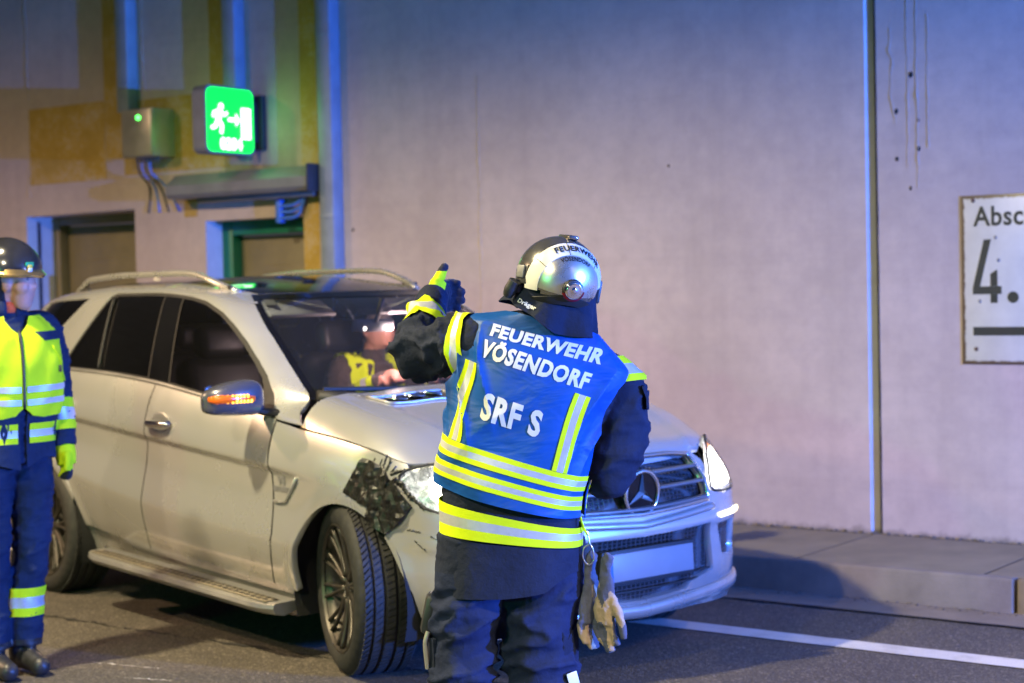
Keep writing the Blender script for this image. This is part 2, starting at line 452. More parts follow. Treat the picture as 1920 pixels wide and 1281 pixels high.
scratch('road_scratch', (-1.30, 6.98), (-0.95, 6.90), 0.007, 3.0)

walk = wall_empty('walkway', 0, 0, 0); walk['kind'] = 'structure'
def one_box_mesh(name, size, bevel, mat, seg=1):
    bm = bmesh.new(); box_bm(bm, (0, 0, 0), size, None, bevel, seg)
    o = bmobj(name, bm, mat, angle=30); return o
first = None
for i in range(-14, 8):
    if first is None: first = o = one_box_mesh('paving_slab', (1.018, 1.00, 0.16), 0.002, M['slab'])
    else: o = first.copy(); COL.objects.link(o)
    o.parent = walk; o.location = (-4.156 + 1.035 * i + 0.5175, -0.505, 0.088 + 0.002 * math.sin(i * 2.1)); o.rotation_euler = (0.002 * math.sin(i * 3.3), 0.002 * math.cos(i * 1.7), 0)
first = None
for i in range(-8, 6):
    if first is None: first = o = one_box_mesh('kerb_stone', (1.985, 0.085, 0.24), 0.014, M['concrete'], 3)
    else: o = first.copy(); COL.objects.link(o)
    o.parent = walk; o.location = (-2.935 + 2.0 * i + 1.0, -1.058, 0.052); o.rotation_euler = (-0.05, 0, 0)
boxo('bedding', (-3, -0.55, 0.02), (44, 1.04, 0.16), M['tar'], walk, 0)

# ------------------------------------------------------------------ tunnel wall
wall = wall_empty('tunnel_wall', 0, 0, 0.17, label='beige painted concrete tunnel wall with recessed doors and a dark joint', cat='wall')
def planar(u, v): return np.stack([u, 0 * u, v], 1)
HT = 5.4
def wall_panel(name, outline, mat):
    V, F, N = patch_geo(outline, planar, 0.9)
    o = mobj(name, V, [f[::-1] for f in F] if N[0][1] > 0 else F, mat, wall, smooth=False)
    return o
D1 = (-11.763, -10.42, 2.14, 0.31); D2 = (-9.62, -8.50, 2.02, 0.20)
wall_panel('wall_panel', [(-36, -0.17), (D1[0], -0.17), (D1[0], D1[2]), (D1[1], D1[2] + 0.01), (D1[1], -0.17), (D2[0], -0.17), (D2[0], D2[2]), (D2[1], D2[2]), (D2[1], -0.17), (-4.182, -0.17), (-4.182, HT), (-36, HT)], M['wall'])
wall_panel('wall_panel', [(-4.120, -0.17), (22, -0.17), (22, HT), (-4.120, HT)], M['wall'])
# joint between the two panels: bright chamfered edge and a rusty slot with its deep shade in the colour
bm = bmesh.new(); 
def quad(bm, pts, mi=0):
    f = bm.faces.new([bm.verts.new(p) for p in pts]); f.material_index = mi
quad(bm, [(-4.182, 0, -0.17), (-4.140, 0.045, -0.17), (-4.140, 0.045, HT), (-4.182, 0, HT)])
quad(bm, [(-4.140, 0.045, -0.17), (-4.140, 0.12, -0.17), (-4.140, 0.12, HT), (-4.140, 0.045, HT)])
bmobj('joint_edge', bm, M['reveal'], wall)
bm = bmesh.new(); quad(bm, [(-4.142, 0.12, -0.17), (-4.120, 0.12, -0.17), (-4.120, 0.12, HT), (-4.142, 0.12, HT)]); quad(bm, [(-4.1201, 0.12, -0.17), (-4.1201, 0.001, -0.17), (-4.1201, 0.001, HT), (-4.1201, 0.12, HT)])
bmobj('joint_slot', bm, M['slot'], wall)
V = []; F = []
for k in range(90):
    z = -0.1 + k * 0.06; w = 0.006 + 0.006 * abs(mnoise.noise(Vector((z * 3, 2, 0))))
    V += [(-4.122, -0.002, z), (-4.116 + w, -0.003, z)]
for k in range(89): F.append((2 * k, 2 * k + 1, 2 * k + 3, 2 * k + 2))
mobj('joint_sealant', V, F, M['slot'], wall)

def reveal(D, mat):
    s0, s1, h, d = D; bm = bmesh.new()
    quad(bm, [(s0, 0, -0.17), (s0, d, -0.17), (s0, d, h), (s0, 0, h)]); quad(bm, [(s1, 0, -0.17), (s1, 0, h), (s1, d, h), (s1, d, -0.17)])
    quad(bm, [(s0, 0, h), (s0, d, h), (s1, d, h), (s1, 0, h)])
    bmobj('door_reveal', bm, mat, wall)
reveal(D1, M['reveal']); reveal(D2, M['reveal'])
def door(D, leaf, frame, fw, inset):
    s0, s1, h, d = D
    bm = bmesh.new()
    box_bm(bm, (s0 + fw / 2, d + 0.03, h / 2 - 0.08), (fw, 0.12, h + 0.17), None, 0.004); box_bm(bm, (s1 - fw / 2, d + 0.03, h / 2 - 0.08), (fw, 0.12, h + 0.17), None, 0.004)
    box_bm(bm, ((s0 + s1) / 2, d + 0.03, h - fw / 2), (s1 - s0 - 2 * fw - 0.004, 0.118, fw), None, 0.004)
    bmobj('door_frame', bm, frame, wall, angle=35)
    dr = boxo('door', ((s0 + s1) / 2, d + 0.09, (h - fw) / 2 - 0.09), (s1 - s0 - 2 * fw - 0.01, 0.05, h - fw + 0.16), leaf, wall, 0.004)
    w = s1 - s0 - 2 * fw
    boxo('panel', ((s0 + s1) / 2 + 0.08, d + 0.058, h * 0.60), (w * 0.62, 0.016, h * 0.46), leaf, dr, 0.006)
    bm = bmesh.new(); x = s0 + fw + 0.07
    cyl_bm(bm, (x, d + 0.066, 0.95), (x, d + 0.01, 0.95), 0.012); cyl_bm(bm, (x, d + 0.012, 0.95), (x + 0.12, d + 0.012, 0.95), 0.010); box_bm(bm, (x, d + 0.061, 0.93), (0.04, 0.01, 0.2), None, 0.003)
    bmobj('handle', bm, M['steel'], dr, angle=40)
door(D1, M['door'], M['door'], 0.07, 0); door(D2, M['door'], M['greenframe'], 0.11, 0)
boxo('door_jamb_strip', (D1[0] + 0.004, 0.12, 1.55), (0.012, 0.03, 1.1), M['darkplastic'], wall, 0.002)
boxo('door_jamb_strip', (D1[0] + 0.006, 0.235, 1.40), (0.012, 0.05, 0.5), M['ochre'], wall, 0.002)
# ochre bands round the emergency exits
def band(s0, s1, z0, z1, seed):
    V = []; F = []; n = max(6, int((z1 - z0) / 0.08))
    for i in range(n + 1):
        z = z0 + (z1 - z0) * i / n
        V += [(s0 + 0.012 * mnoise.noise(Vector((z * 5, seed, 0))), -0.003, z), (s1 + 0.012 * mnoise.noise(Vector((z * 5, seed + 9, 0))), -0.003, z)]
    for i in range(n): F.append((2 * i, 2 * i + 1, 2 * i + 3, 2 * i + 2))
    mobj('painted_band', V, F, M['ochre'], wall)
band(-10.74, -10.52, 3.02, HT, 1); band(-9.53, -9.33, 2.98, HT, 2); band(-8.60, -8.44, -0.1, HT, 3)
band(-11.69, -10.742, 2.40, 3.03, 4); band(-10.738, -10.52, 2.56, 3.018, 5); band(-10.518, -9.532, 2.42, 3.00, 6); band(-9.528, -9.335, 2.42, 2.976, 7); band(-9.84, -9.70, 2.06, 2.20, 8)
# cracks and filler runs
def crack(s, z0, z1, w, seed, amp=0.012, name='crack'):
    V = []; F = []; n = max(8, int((z1 - z0) / 0.03))
    for i in range(n + 1):
        z = z0 + (z1 - z0) * i / n; x = s + amp * mnoise.noise(Vector((z * 4, seed, 0))) + amp * 0.6 * mnoise.noise(Vector((z * 15, seed, 3)))
        ww = w * (0.35 + 1.3 * abs(mnoise.noise(Vector((z * 11, seed + 3, 0)))))
        V += [(x - ww, -0.001, z), (x, -0.001 - 0.9 * ww, z), (x + ww, -0.001, z)]
    for i in range(n):
        a = 3 * i; F += [(a, a + 1, a + 4, a + 3), (a + 1, a + 2, a + 5, a + 4)]
    mobj(name, V, F, M['crack'], wall)
crack(-11.70, 2.30, 5.0, 0.010, 1, 0.03); crack(-10.28, 2.95, 4.4, 0.012, 12, 0.02); crack(-3.92, 2.10, 3.2, 0.006, 2); crack(-3.865, 1.98, 3.3, 0.007, 3); crack(-3.80, 2.2, 2.95, 0.005, 4); crack(-4.02, 2.35, 2.9, 0.006, 5, 0.03)
crack(-6.98, 0.4, 2.9, 0.005, 7, 0.004, 'formwork_seam')
for (s, z, r) in [(-3.90, 2.62, 0.016), (-3.86, 2.20, 0.014), (-3.99, 2.42, 0.014), (-3.99, 2.15, 0.012), (-3.86, 2.36, 0.010), (-3.91, 1.98, 0.010), (-8.12, 1.9, 0.012), (-5.5, 2.2, 0.009), (-6.4, 1.6, 0.008)]:
    bm = bmesh.new(); bmesh.ops.create_icosphere(bm, subdivisions=1, radius=r); bmesh.ops.transform(bm, matrix=Matrix.Translation((s, 0, z)) @ Matrix.Diagonal((1, 0.3, 1.3, 1)), verts=bm.verts[:]); bmobj('anchor_hole', bm, M['tar'], wall, smooth=True)

# grit in the gutter and along the foot of the wall
def grit(name, n, fs, fn, z, seed, r0, r1, mat):
    r = random.Random(seed); V = []; F = []
    T = [(0, 0, 1), (0.9, 0, -0.3), (-0.45, 0.8, -0.3), (-0.45, -0.8, -0.3), (0.2, 0.3, -0.4)]
    for _ in range(n):
        s = fs(r); q = fn(r); k = r0 + (r1 - r0) * r.random() ** 3; a = r.random() * 6.28; c, w = math.cos(a), math.sin(a); sx, sy = 0.7 + r.random() * 0.9, 0.7 + r.random() * 0.6; b = len(V)
        for x, y, h in T: V.append((s + k * (x * c * sx - y * w), q + k * (x * w + y * c * sy), z + k * (0.3 + 0.6 * h)))
        F += [(b, b + 1, b + 2), (b, b + 2, b + 3), (b, b + 3, b + 1), (b + 1, b + 3, b + 2)]
    o = mobj(name, V, F, mat, smooth=False); wplace(o); tag(o, kind='stuff')
M['grit'] = simple('grit', (0.09, 0.075, 0.06), 0.95, 0, 0.5, 40)
grit('gutter_grit', 900, lambda r: -9 + 9 * r.random(), lambda r: -1.105 - abs(r.gauss(0, 0.05)), 0.006, 3, 0.002, 0.011, M['grit'])
grit('wall_foot_dirt', 1500, lambda r: -12 + 12 * r.random(), lambda r: -0.004 - abs(r.gauss(0, 0.014)), 0.168, 4, 0.004, 0.018, M['grit'])
grit('road_grit', 700, lambda r: -10 + 10 * r.random(), lambda r: -5.5 + 4.2 * r.random(), 0.001, 5, 0.0015, 0.006, M['grit'])
# the rest of the tunnel behind the camera
tag(wplace(boxo('ceiling', (-6, -8, 5.55), (60, 18, 0.2), M['ceil'], None, 0), 0, 0, 0), kind='structure')
tag(wplace(boxo('far_tunnel_side', (-6, -15.6, 2.6), (60, 0.3, 6), M['ceil'], None, 0), 0, 0, 0), kind='structure')

# ------------------------------------------------------------------ things on the wall
DUCTS = [(-10.335, 3.075, 5.5, 'galvanised cable duct rising from the steel switch cabinet'), (-9.150, 2.66, 5.5, 'galvanised cable duct running up behind the green exit sign'), (-8.205, 0.17, 5.5, 'galvanised cable duct reaching the ground right of the green framed door')]
for s, z0, z1, lab in DUCTS:
    e = wall_empty('cable_duct', s, 0, z0, label=lab, cat='cable duct', group='galvanised cable ducts on the tunnel wall')
    h = z1 - z0
    boxo('duct_body', (-0.065, -0.056, h / 2), (0.13, 0.108, h), M['galv'], e, 0.004)
    for k in range(int(h / 1.3)):
        boxo('duct_joint', (-0.065, -0.057, 0.7 + k * 1.3), (0.134, 0.112, 0.03), M['galv'], e, 0.002)

cab = wall_empty('switch_cabinet', -10.11, -0.12, 2.70, label='small stainless steel switch cabinet with a green status light', cat='cabinet')
boxo('housing', (0, 0.01, 0.185), (0.35, 0.22, 0.37), M['steel'], cab, 0.008)
boxo('front_cover', (0, -0.108, 0.185), (0.335, 0.016, 0.355), M['steel'], cab, 0.006)
M['greenled'] = emitter('green_led', (0.05, 1.0, 0.08), 12)
cylo('status_light', (0.03, -0.115, 0.30), (0.03, -0.124, 0.30), 0.016, M['greenled'], cab)
for k in range(6):
    cylo('cable_gland', (-0.10 + 0.045 * k, -0.02, 0.002), (-0.10 + 0.045 * k, -0.02, -0.035), 0.011, M['darkplastic'], cab, n=12)
for k, (x, dx) in enumerate([(-0.10, -0.02), (-0.055, 0.02), (-0.01, 0.05), (0.035, 0.09)]):
    tubeo('cable', [(x, -0.02, -0.03), (x, 0.0, -0.12), (x + dx * 0.3, 0.09, -0.2), (x + dx, 0.115, -0.30), (x + dx * 2, 0.112, -0.42)], 0.008, M['bluecable'] if k % 2 else M['darkplastic'], cab, 8, smooth_n=6)

hs = wall_empty('shutter_housing', -9.09, 0, 2.36, label='long grey roller housing mounted above the green framed door', cat='housing')
V = []; F = []
sec = [(0, 0), (-0.19, 0.0), (-0.215, 0.03), (-0.215, 0.10), (-0.11, 0.185), (0, 0.19)]
for s, k in ((-0.735, 1.0), (0.725, 1.0)):
    for (n, z) in sec: V.append((s, n, z))
nsec = len(sec)
for j in range(nsec): F.append((j, (j + 1) % nsec, nsec + (j + 1) % nsec, nsec + j))
F += [tuple(range(nsec))[::-1], tuple(range(nsec, 2 * nsec))]
mobj('cover', V, F, M['greypaint'], hs, smooth=False)
boxo('end_cap', (0.735, -0.11, 0.09), (0.016, 0.22, 0.20), M['darkplastic'], hs, 0.004)
boxo('guide_rail', (0.1, -0.09, -0.02), (1.2, 0.05, 0.035), M['greypaint'], hs, 0.004)
bk = wall_empty('conduit_block', -8.72, 0, 2.17, label='bundle of blue conduits under the roller housing', cat='conduit')
boxo('clamp', (-0.08, -0.03, 0.06), (0.05, 0.06, 0.17), M['bluecable'], bk, 0.004)
for k in range(3):
    tubeo('conduit', [(-0.10, -0.045, 0.01 + 0.045 * k), (0.06, -0.05, 0.01 + 0.045 * k), (0.14 + 0.02 * k, -0.05, 0.05 + 0.05 * k), (0.17 + 0.015 * k, -0.05, 0.17)], 0.013, M['bluecable'], bk, 10, smooth_n=6)

# emergency exit sign: a lit flag box standing out from the wall
sg = wall_empty('exit_sign', -9.035, -0.352, 2.642, label='square green illuminated emergency exit sign with running figure', cat='exit sign')
def rrect(w, h, r, n=6):
    out = []
    for cx_, cy_, a0 in ((w / 2 - r, h / 2 - r, 0), (-w / 2 + r, h / 2 - r, 90), (-w / 2 + r, -h / 2 + r, 180), (w / 2 - r, -h / 2 + r, 270)):
        for k in range(n + 1):
            a = math.radians(a0 + 90 * k / n); out.append((cx_ + r * math.cos(a), cy_ + r * math.sin(a)))
    return out
def prism(name, outline, x0, x1, mat, parent, axis='x', bev=0):
    n = len(outline)
    P = (lambda a, b, x: (x, a, b)) if axis == 'x' else ((lambda a, b, x: (a, x, b)) if axis == 'y' else (lambda a, b, x: (a, b, x)))
    V = [P(a, b, x0) for a, b in outline] + [P(a, b, x1) for a, b in outline]
    F = [(j, (j + 1) % n, n + (j + 1) % n, n + j) for j in range(n)] + [tuple(range(n))[::-1], tuple(range(n, 2 * n))]
    bm = bmesh.new(); vv = [bm.verts.new(v) for v in V]
    for f in F: bm.faces.new([vv[i] for i in f])
    if bev: bmesh.ops.bevel(bm, geom=[e for e in bm.edges if e.calc_face_angle(0) > 1.0], offset=bev, segments=2, profile=0.5, affect='EDGES')
    return bmobj(name, bm, mat, parent, angle=35)
SH = rrect(0.49, 0.49, 0.055)
hsg = prism('sign_case', [(a, b + 0.245) for a, b in SH], -0.065, 0.065, M['greypaint'], sg, 'x')
M['signgreen'] = emitter('sign_green', (0.0, 1.0, 0.045), 2.8); M['signwhite'] = emitter('sign_white', (0.60, 1.0, 0.66), 4.5)
for sd in (1, -1):
    face = prism('light_panel', [(a * 0.93, b * 0.93 + 0.245) for a, b in SH], sd * 0.062, sd * 0.072, M['signgreen'], sg, 'x')
    parts = []
    X = sd * 0.074
    def flat(poly): 
        V = [(X, -y if False else y * sd * -1 if False else y, z) for y, z in poly]; return V, [tuple(range(len(V)))]
    # picture coordinates: a to the right as one faces the panel
    def fp(poly): return [(X, a * sd, b + 0.245) for a, b in poly], [tuple(range(len(poly)))]
    def disc(a, b, r, n=14): return [(a + r * math.cos(2 * PI * k / n), b + r * math.sin(2 * PI * k / n)) for k in range(n)]
    def limb(p, q, w):
        p, q = Vector(p), Vector(q); d = (q - p).normalized(); u = Vector((-d.y, d.x)) * w
        return [tuple(p + u), tuple(p - u), tuple(q - u), tuple(q + u)]
    figs = [disc(-0.095, 0.095, 0.024), limb((-0.11, 0.075), (-0.125, -0.005), 0.024), limb((-0.115, 0.06), (-0.165, 0.05), 0.012), limb((-0.165, 0.055), (-0.175, 0.015), 0.012), limb((-0.10, 0.06), (-0.06, 0.03), 0.012), limb((-0.06, 0.035), (-0.035, 0.055), 0.011),
            limb((-0.125, 0.0), (-0.09, -0.045), 0.017), limb((-0.09, -0.04), (-0.10, -0.10), 0.015), limb((-0.13, 0.0), (-0.16, -0.055), 0.016), limb((-0.155, -0.055), (-0.20, -0.06), 0.013),
            limb((-0.03, 0.005), (0.055, 0.005), 0.013), [(0.045, 0.055), (0.045, -0.045), (0.085, 0.005)], [(0.10, 0.095), (0.10, -0.13), (0.195, -0.13), (0.195, 0.095)]]
    # rise of each piece by a hair so that no two lie in one plane
    for i, pl in enumerate(figs):
        V, F = fp(pl); V = [(v[0] + sd * 0.0004 * i, v[1], v[2]) for v in V]; parts.append((V, F))
    V, F = join_geo(parts); mobj('running_figure', V, F, M['signwhite'], sg, smooth=False)
    tv, tf = text_geo('0204', 0.115, 0.004, 0.95)
    mobj('number', [(sd * 0.0745, x * sd + 0.0, y + 0.245 - 0.175) for x, y, z in tv], tf, M['signwhite'], sg, smooth=False)
boxo('bracket', (0.0, 0.275, 0.25), (0.10, 0.06, 0.30), M['darkplastic'], sg, 0.006)
boxo('mounting_plate', (0.0, 0.325, 0.25), (0.18, 0.045, 0.40), M['darkplastic'], sg, 0.006)

# section plate at the right edge
t = NT('enamel_plate'); c = t.coord(); nz = t.noise(c, 7, 5); ch = t.noise(c, 38, 4, 0.7)
tc = t.node('ShaderNodeTexCoord'); sx = t.node('ShaderNodeSeparateXYZ'); t.ln(tc.outputs['Object'], sx.inputs[0])
def absdist(sock, half):
    a = t.node('ShaderNodeMath'); a.operation = 'ABSOLUTE'; t.ln(sock, a.inputs[0]); b = t.node('ShaderNodeMath'); b.operation = 'SUBTRACT'; b.inputs[0].default_value = half; t.ln(a.outputs[0], b.inputs[1]); return b.outputs[0]
mn = t.node('ShaderNodeMath'); mn.operation = 'MINIMUM'; t.ln(absdist(sx.outputs[0], 0.50), mn.inputs[0]); t.ln(absdist(sx.outputs[2], 0.468), mn.inputs[1])
ad = t.node('ShaderNodeMath'); ad.operation = 'MULTIPLY_ADD'; t.ln(ch, ad.inputs[0]); ad.inputs[1].default_value = -0.032; t.ln(mn.outputs[0], ad.inputs[2])
col = t.ramp(nz, [(0.3, (0.50, 0.50, 0.50)), (0.7, (0.60, 0.60, 0.59))])
col = t.mix(t.ramp(ad.outputs[0], [(-0.0, 1.0), (0.004, 0.0)]) if False else t.ramp(ad.outputs[0], [(0.0, 1.0), (0.006, 0.0)]), col, (0.11, 0.075, 0.045))
t.set(base=col, rough=0.35); M['enamel'] = t.m
M['black'] = simple('black_enamel', (0.018, 0.018, 0.02), 0.4)
M['rust'] = simple('rust', (0.12, 0.07, 0.045), 0.85, 0, 0.4, 60, 0.4, 200)
pl = wall_empty('section_plate', -3.615 + 0.50, -0.003, 1.155 + 0.468, label='white enamel section plate with chipped rusty edges and black numeral', cat='sign')
boxo('plate', (0, 0, 0), (1.0, 0.005, 0.936), M['enamel'], pl, 0.0015)
tv, tf = text_geo('Abschnitt', 0.150, 0.0035, 0.90, align='LEFT', spacing=1.06)
mobj('lettering', [(x - 0.425, -0.0036, y + 0.345) for x, y, z in tv], tf, M['black'], pl, smooth=False)
# the numeral is drawn with straight strokes, as on the plate
def zpoly(pts): return [(x - 0.5, -0.0036, z - 0.468) for x, z in pts]
W_ = 0.052
g = [zpoly([(0.118, 0.765), (0.163, 0.770), (0.112, 0.425), (0.067, 0.425)][::-1]), ]
num = [[(0.130, 0.690), (0.172, 0.692), (0.106, 0.432), (0.064, 0.425)], [(0.064, 0.3885), (0.064, 0.425), (0.106, 0.432), (0.165, 0.4325), (0.228, 0.4325), (0.228, 0.3885)], [(0.165, 0.5), (0.205, 0.525), (0.205, 0.4330), (0.165, 0.4330)], [(0.165, 0.340), (0.165, 0.388), (0.205, 0.388), (0.205, 0.340)]]
V, F = join_geo([(zpoly(q), [tuple(range(len(q)))]) for q in num] + [(zpoly([(0.292 + 0.032 * math.cos(2 * PI * k / 20), 0.370 + 0.032 * math.sin(2 * PI * k / 20)) for k in range(20)]), [tuple(range(20))])])
mobj('numeral', V, F, M['black'], pl, smooth=False)
mobj('bar', zpoly([(0.064, 0.160), (0.064, 0.208), (0.936, 0.208), (0.936, 0.160)]), [(0, 1, 2, 3)], M['black'], pl, smooth=False)
for (x, z) in ((0.072, 0.908), (0.080, 0.085), (0.93, 0.908), (0.92, 0.085)):
    bm = bmesh.new(); bmesh.ops.create_icosphere(bm, subdivisions=2, radius=0.013); bmesh.ops.transform(bm, matrix=Matrix.Translation((x - 0.5, -0.0025, z - 0.468)) @ Matrix.Diagonal((1, 0.35, 1, 1)), verts=bm.verts[:]); bmobj('rivet', bm, M['rust'], pl, smooth=True)
for (x, z) in ((0.197, 0.70), (0.212, 0.575), (0.104, 0.350)):
    bm = bmesh.new(); bmesh.ops.create_icosphere(bm, subdivisions=1, radius=0.010); bmesh.ops.transform(bm, matrix=Matrix.Translation((x - 0.5, -0.0025, z - 0.468)) @ Matrix.Diagonal((1, 0.25, 1.2, 1)), verts=bm.verts[:]); bmobj('filled_hole', bm, M['greypaint'], pl, smooth=True)
# ------------------------------------------------------------------ the car: surface maps in the car's own frame (x ahead of the front axle, y left, z up)
def _spl(xs, ys):
    xs = np.asarray(xs, float); ys = np.asarray(ys, float); n = len(xs)
    h = np.diff(xs); d = np.diff(ys) / h; m = np.empty(n); m[0], m[-1] = d[0], d[-1]
    for i in range(1, n - 1):
        m[i] = 0 if d[i - 1] * d[i] <= 0 else 3 * (h[i - 1] + h[i]) / ((2 * h[i] + h[i - 1]) / d[i - 1] + (h[i] + 2 * h[i - 1]) / d[i])
    def f(x):
        x = np.clip(np.asarray(x, float), xs[0], xs[-1]); i = np.clip(np.searchsorted(xs, x) - 1, 0, n - 2); t = (x - xs[i]) / h[i]
        return (ys[i] * (1 + 2 * t) * (1 - t) ** 2 + h[i] * m[i] * t * (1 - t) ** 2 + ys[i + 1] * t * t * (3 - 2 * t) + h[i] * m[i + 1] * t * t * (t - 1))
    return f
# plan curve of the right flank (y is negated): rear centre -> flank -> front centre
_pc = np.array([(-3.87, 0.0), (-3.865, -0.25), (-3.84, -0.5), (-3.77, -0.7), (-3.60, -0.84), (-3.3, -0.905), (-2.9, -0.945), (-2.4, -0.955), (-1.8, -0.957), (-1.2, -0.957), (-0.6, -0.955), (-0.1, -0.953), (0.2, -0.940), (0.42, -0.905), (0.60, -0.835), (0.725, -0.72), (0.80, -0.57), (0.845, -0.38), (0.872, -0.18), (0.88, 0.0)])
def _cm(P, n):
    out = []; N = len(P)
    for i in range(N - 1):
        p1, p2 = P[i], P[i + 1]; p0 = P[i - 1] if i else 2 * p1 - p2; p3 = P[i + 2] if i + 2 < N else 2 * p2 - p1
        for k in range(n):
            t = k / n; out.append(0.5 * (2 * p1 + (-p0 + p2) * t + (2 * p0 - 5 * p1 + 4 * p2 - p3) * t * t + (-p0 + 3 * p1 - 3 * p2 + p3) * t ** 3))
    out.append(P[-1]); return np.array(out)
_pl = _cm(_pc, 40)
_len = np.concatenate([[0], np.cumsum(np.linalg.norm(np.diff(_pl, axis=0), axis=1))])
_i0 = np.argmin(np.abs(_pl[:, 0] + 1.0)); _S = _len - _len[_i0] - 1.0          # s = x at x = -1
_tan = np.gradient(_pl, axis=0); _tan /= np.linalg.norm(_tan, axis=1)[:, None]
_nor = np.stack([_tan[:, 1], -_tan[:, 0]], 1)                                 # outward
S_FRONT, S_REAR = _S[-1], _S[0]
beltz = _spl([-3.9, -2.75, -2.28, -1.73, -1.2, -0.75, -0.5, -0.25, 0.1, 0.35, 0.6, 0.8], [1.24, 1.245, 1.235, 1.205, 1.150, 1.098, 1.068, 1.048, 1.018, 0.985, 0.94, 0.90])
def off_side(s, z):
    s = np.asarray(s, float); z = np.asarray(z, float); zb = beltz(s)
    zc = 0.812 - 0.0698 * s                                    # upper feature line
    zl = 0.512 - 0.045 * s + 0.020 * np.maximum(0, -s - 1.1) ** 2 * 1.6   # lower feature line
    side = sstep(0.75, 0.25, s)                                # fades out round the front corner
    d = z - zc
    fadec = sstep(-0.10, -0.55, s) * sstep(-3.2, -2.75, s)
    o = 0.0 * s
    # rounded shoulder under the window line
    tb = np.clip(1 - (zb - z) / 0.26, 0, 1.4)
    o = o - (0.062 * tb ** 2.1) * (0.35 + 0.65 * side) - 0.03 * sstep(0.3, 1.0, tb) * (1 - side)
    # step under the upper line, hollow flank, then out again to the lower line
    rec = sstep(0.016, -0.020, d) * (1 - sstep(0.0, 1.0, np.clip((zc - z) / np.maximum(0.05, zc - zl), 0, 1)))
    o = o - 0.022 * fadec * rec
    o = o - 0.006 * fadec * np.exp(-((d - 0.004) / 0.012) ** 2) * 0
    o = o - 0.012 * np.sin(PI * np.clip((z - zl) / np.maximum(0.05, zc - zl), 0, 1)) * side
    # tuck below the lower line towards the sill
    k = np.clip((zl - z) / 0.22, 0, 1.6)
    o = o - 0.050 * k ** 1.3 * side
    # wheel arch lips
    for xa in (0.02, -2.915):
        r = np.hypot(s - xa, z - 0.345)
        o = o + 0.014 * np.exp(-(np.maximum(0, r - 0.405) / 0.055) ** 2) * side
    # front face: hood edge leans back, bumper proud
    fr = 1 - side
    zz = np.clip((z - 0.66) / 0.30, 0, 1.2)
    o = o - fr * 0.085 * zz ** 2.2
    o = o - fr * 0.03 * np.clip((0.42 - z) / 0.2, 0, 1) ** 2
    # bumper shelf line on the corner
    o = o + fr * 0.012 * np.exp(-((z - 0.60) / 0.03) ** 2)
    rr = sstep(-3.2, -3.7, s)
    o = o - rr * 0.10 * np.clip((z - 0.75) / 0.4, 0, 1.2)
    return o
def B(s, z):
    s = np.asarray(s, float); z = np.asarray(z, float)
    x = np.interp(s, _S, _pl[:, 0]); y = np.interp(s, _S, _pl[:, 1]); nx = np.interp(s, _S, _nor[:, 0]); ny = np.interp(s, _S, _nor[:, 1])
    o = off_side(s, z)
    return np.stack([x + nx * o, y + ny * o, z], 1)
# greenhouse: t 0 at the window line, 1 at the roof edge
_gp = _cm(np.array([(0.0, 0.0), (-0.030, 0.20), (-0.072, 0.45), (-0.120, 0.70), (-0.158, 0.86), (-0.205, 0.955), (-0.285, 1.0)]), 30)
_gl = np.concatenate([[0], np.cumsum(np.linalg.norm(np.diff(_gp * np.array([1, 0.46]), axis=0), axis=1))]); _gl /= _gl[-1]
roofz = _spl([-3.75, -3.5, -3.0, -2.5, -2.0, -1.6, -1.25, -0.9, -0.5], [1.60, 1.635, 1.676, 1.695, 1.695, 1.672, 1.617, 1.53, 1.42])
_base = _spl([-3.8, -3.4, -3.0, -2.5, -1.5, -0.8, -0.3, 0.3], [0.68, 0.82, 0.878, 0.893, 0.897, 0.893, 0.885, 0.86])
# windscreen side edge in (x, t): measured along the A pillar
_ex = _spl([-0.1, 0.2, 0.245, 0.385, 0.655, 0.79, 0.9, 1.0], [-0.44, -0.46, -0.47, -0.60, -0.90, -1.08, -1.21, -1.33])
def G(x, t):
    x = np.asarray(x, float); t = np.asarray(t, float)
    dy = np.interp(t, _gl, _gp[:, 0]); rz = np.interp(t, _gl, _gp[:, 1])
    neg = np.minimum(t, 0)
    zb = beltz(x)
    q = np.clip((x - (_ex(t) - 0.30)) / 0.30, 0, 1.6)             # the A pillar turns in towards the glass
    return np.stack([x, -(_base(x) + dy - 0.1 * neg - 0.075 * q * q * sstep(0.0, 0.22, t)), zb + rz * (roofz(x) - zb) + neg * 0.4], 1)
def wedge(t): return G(_ex(t), t)
def WS(u, v):
    """windscreen: u -1 (right) .. 1 (left), v 0 cowl .. 1 roof"""
    u = np.asarray(u, float); v = np.asarray(v, float); t = 0.215 + v * 0.78
    E = wedge(t); a = np.abs(u)
    bl = 0.17 - 0.03 * v
    cr = 0.004 * v
    return np.stack([E[:, 0] + bl * (1 - a ** 2.2), -E[:, 1] * u, E[:, 2] + (cr - 0.05 * (1 - v)) * (1 - a ** 2)], 1)
def RF(u, x):
    """roof: u -1..1 across, x along (at the roof edge)"""
    u = np.asarray(u, float); x = np.asarray(x, float); a = np.abs(u)
    E = G(x, 0 * x + 1.0)
    k = sstep(-1.9, -1.32, x)
    return np.stack([x + 0.14 * k * (1 - a ** 2.2), -E[:, 1] * u, E[:, 2] + (0.035 - 0.031 * k) * (1 - a ** 2)], 1)
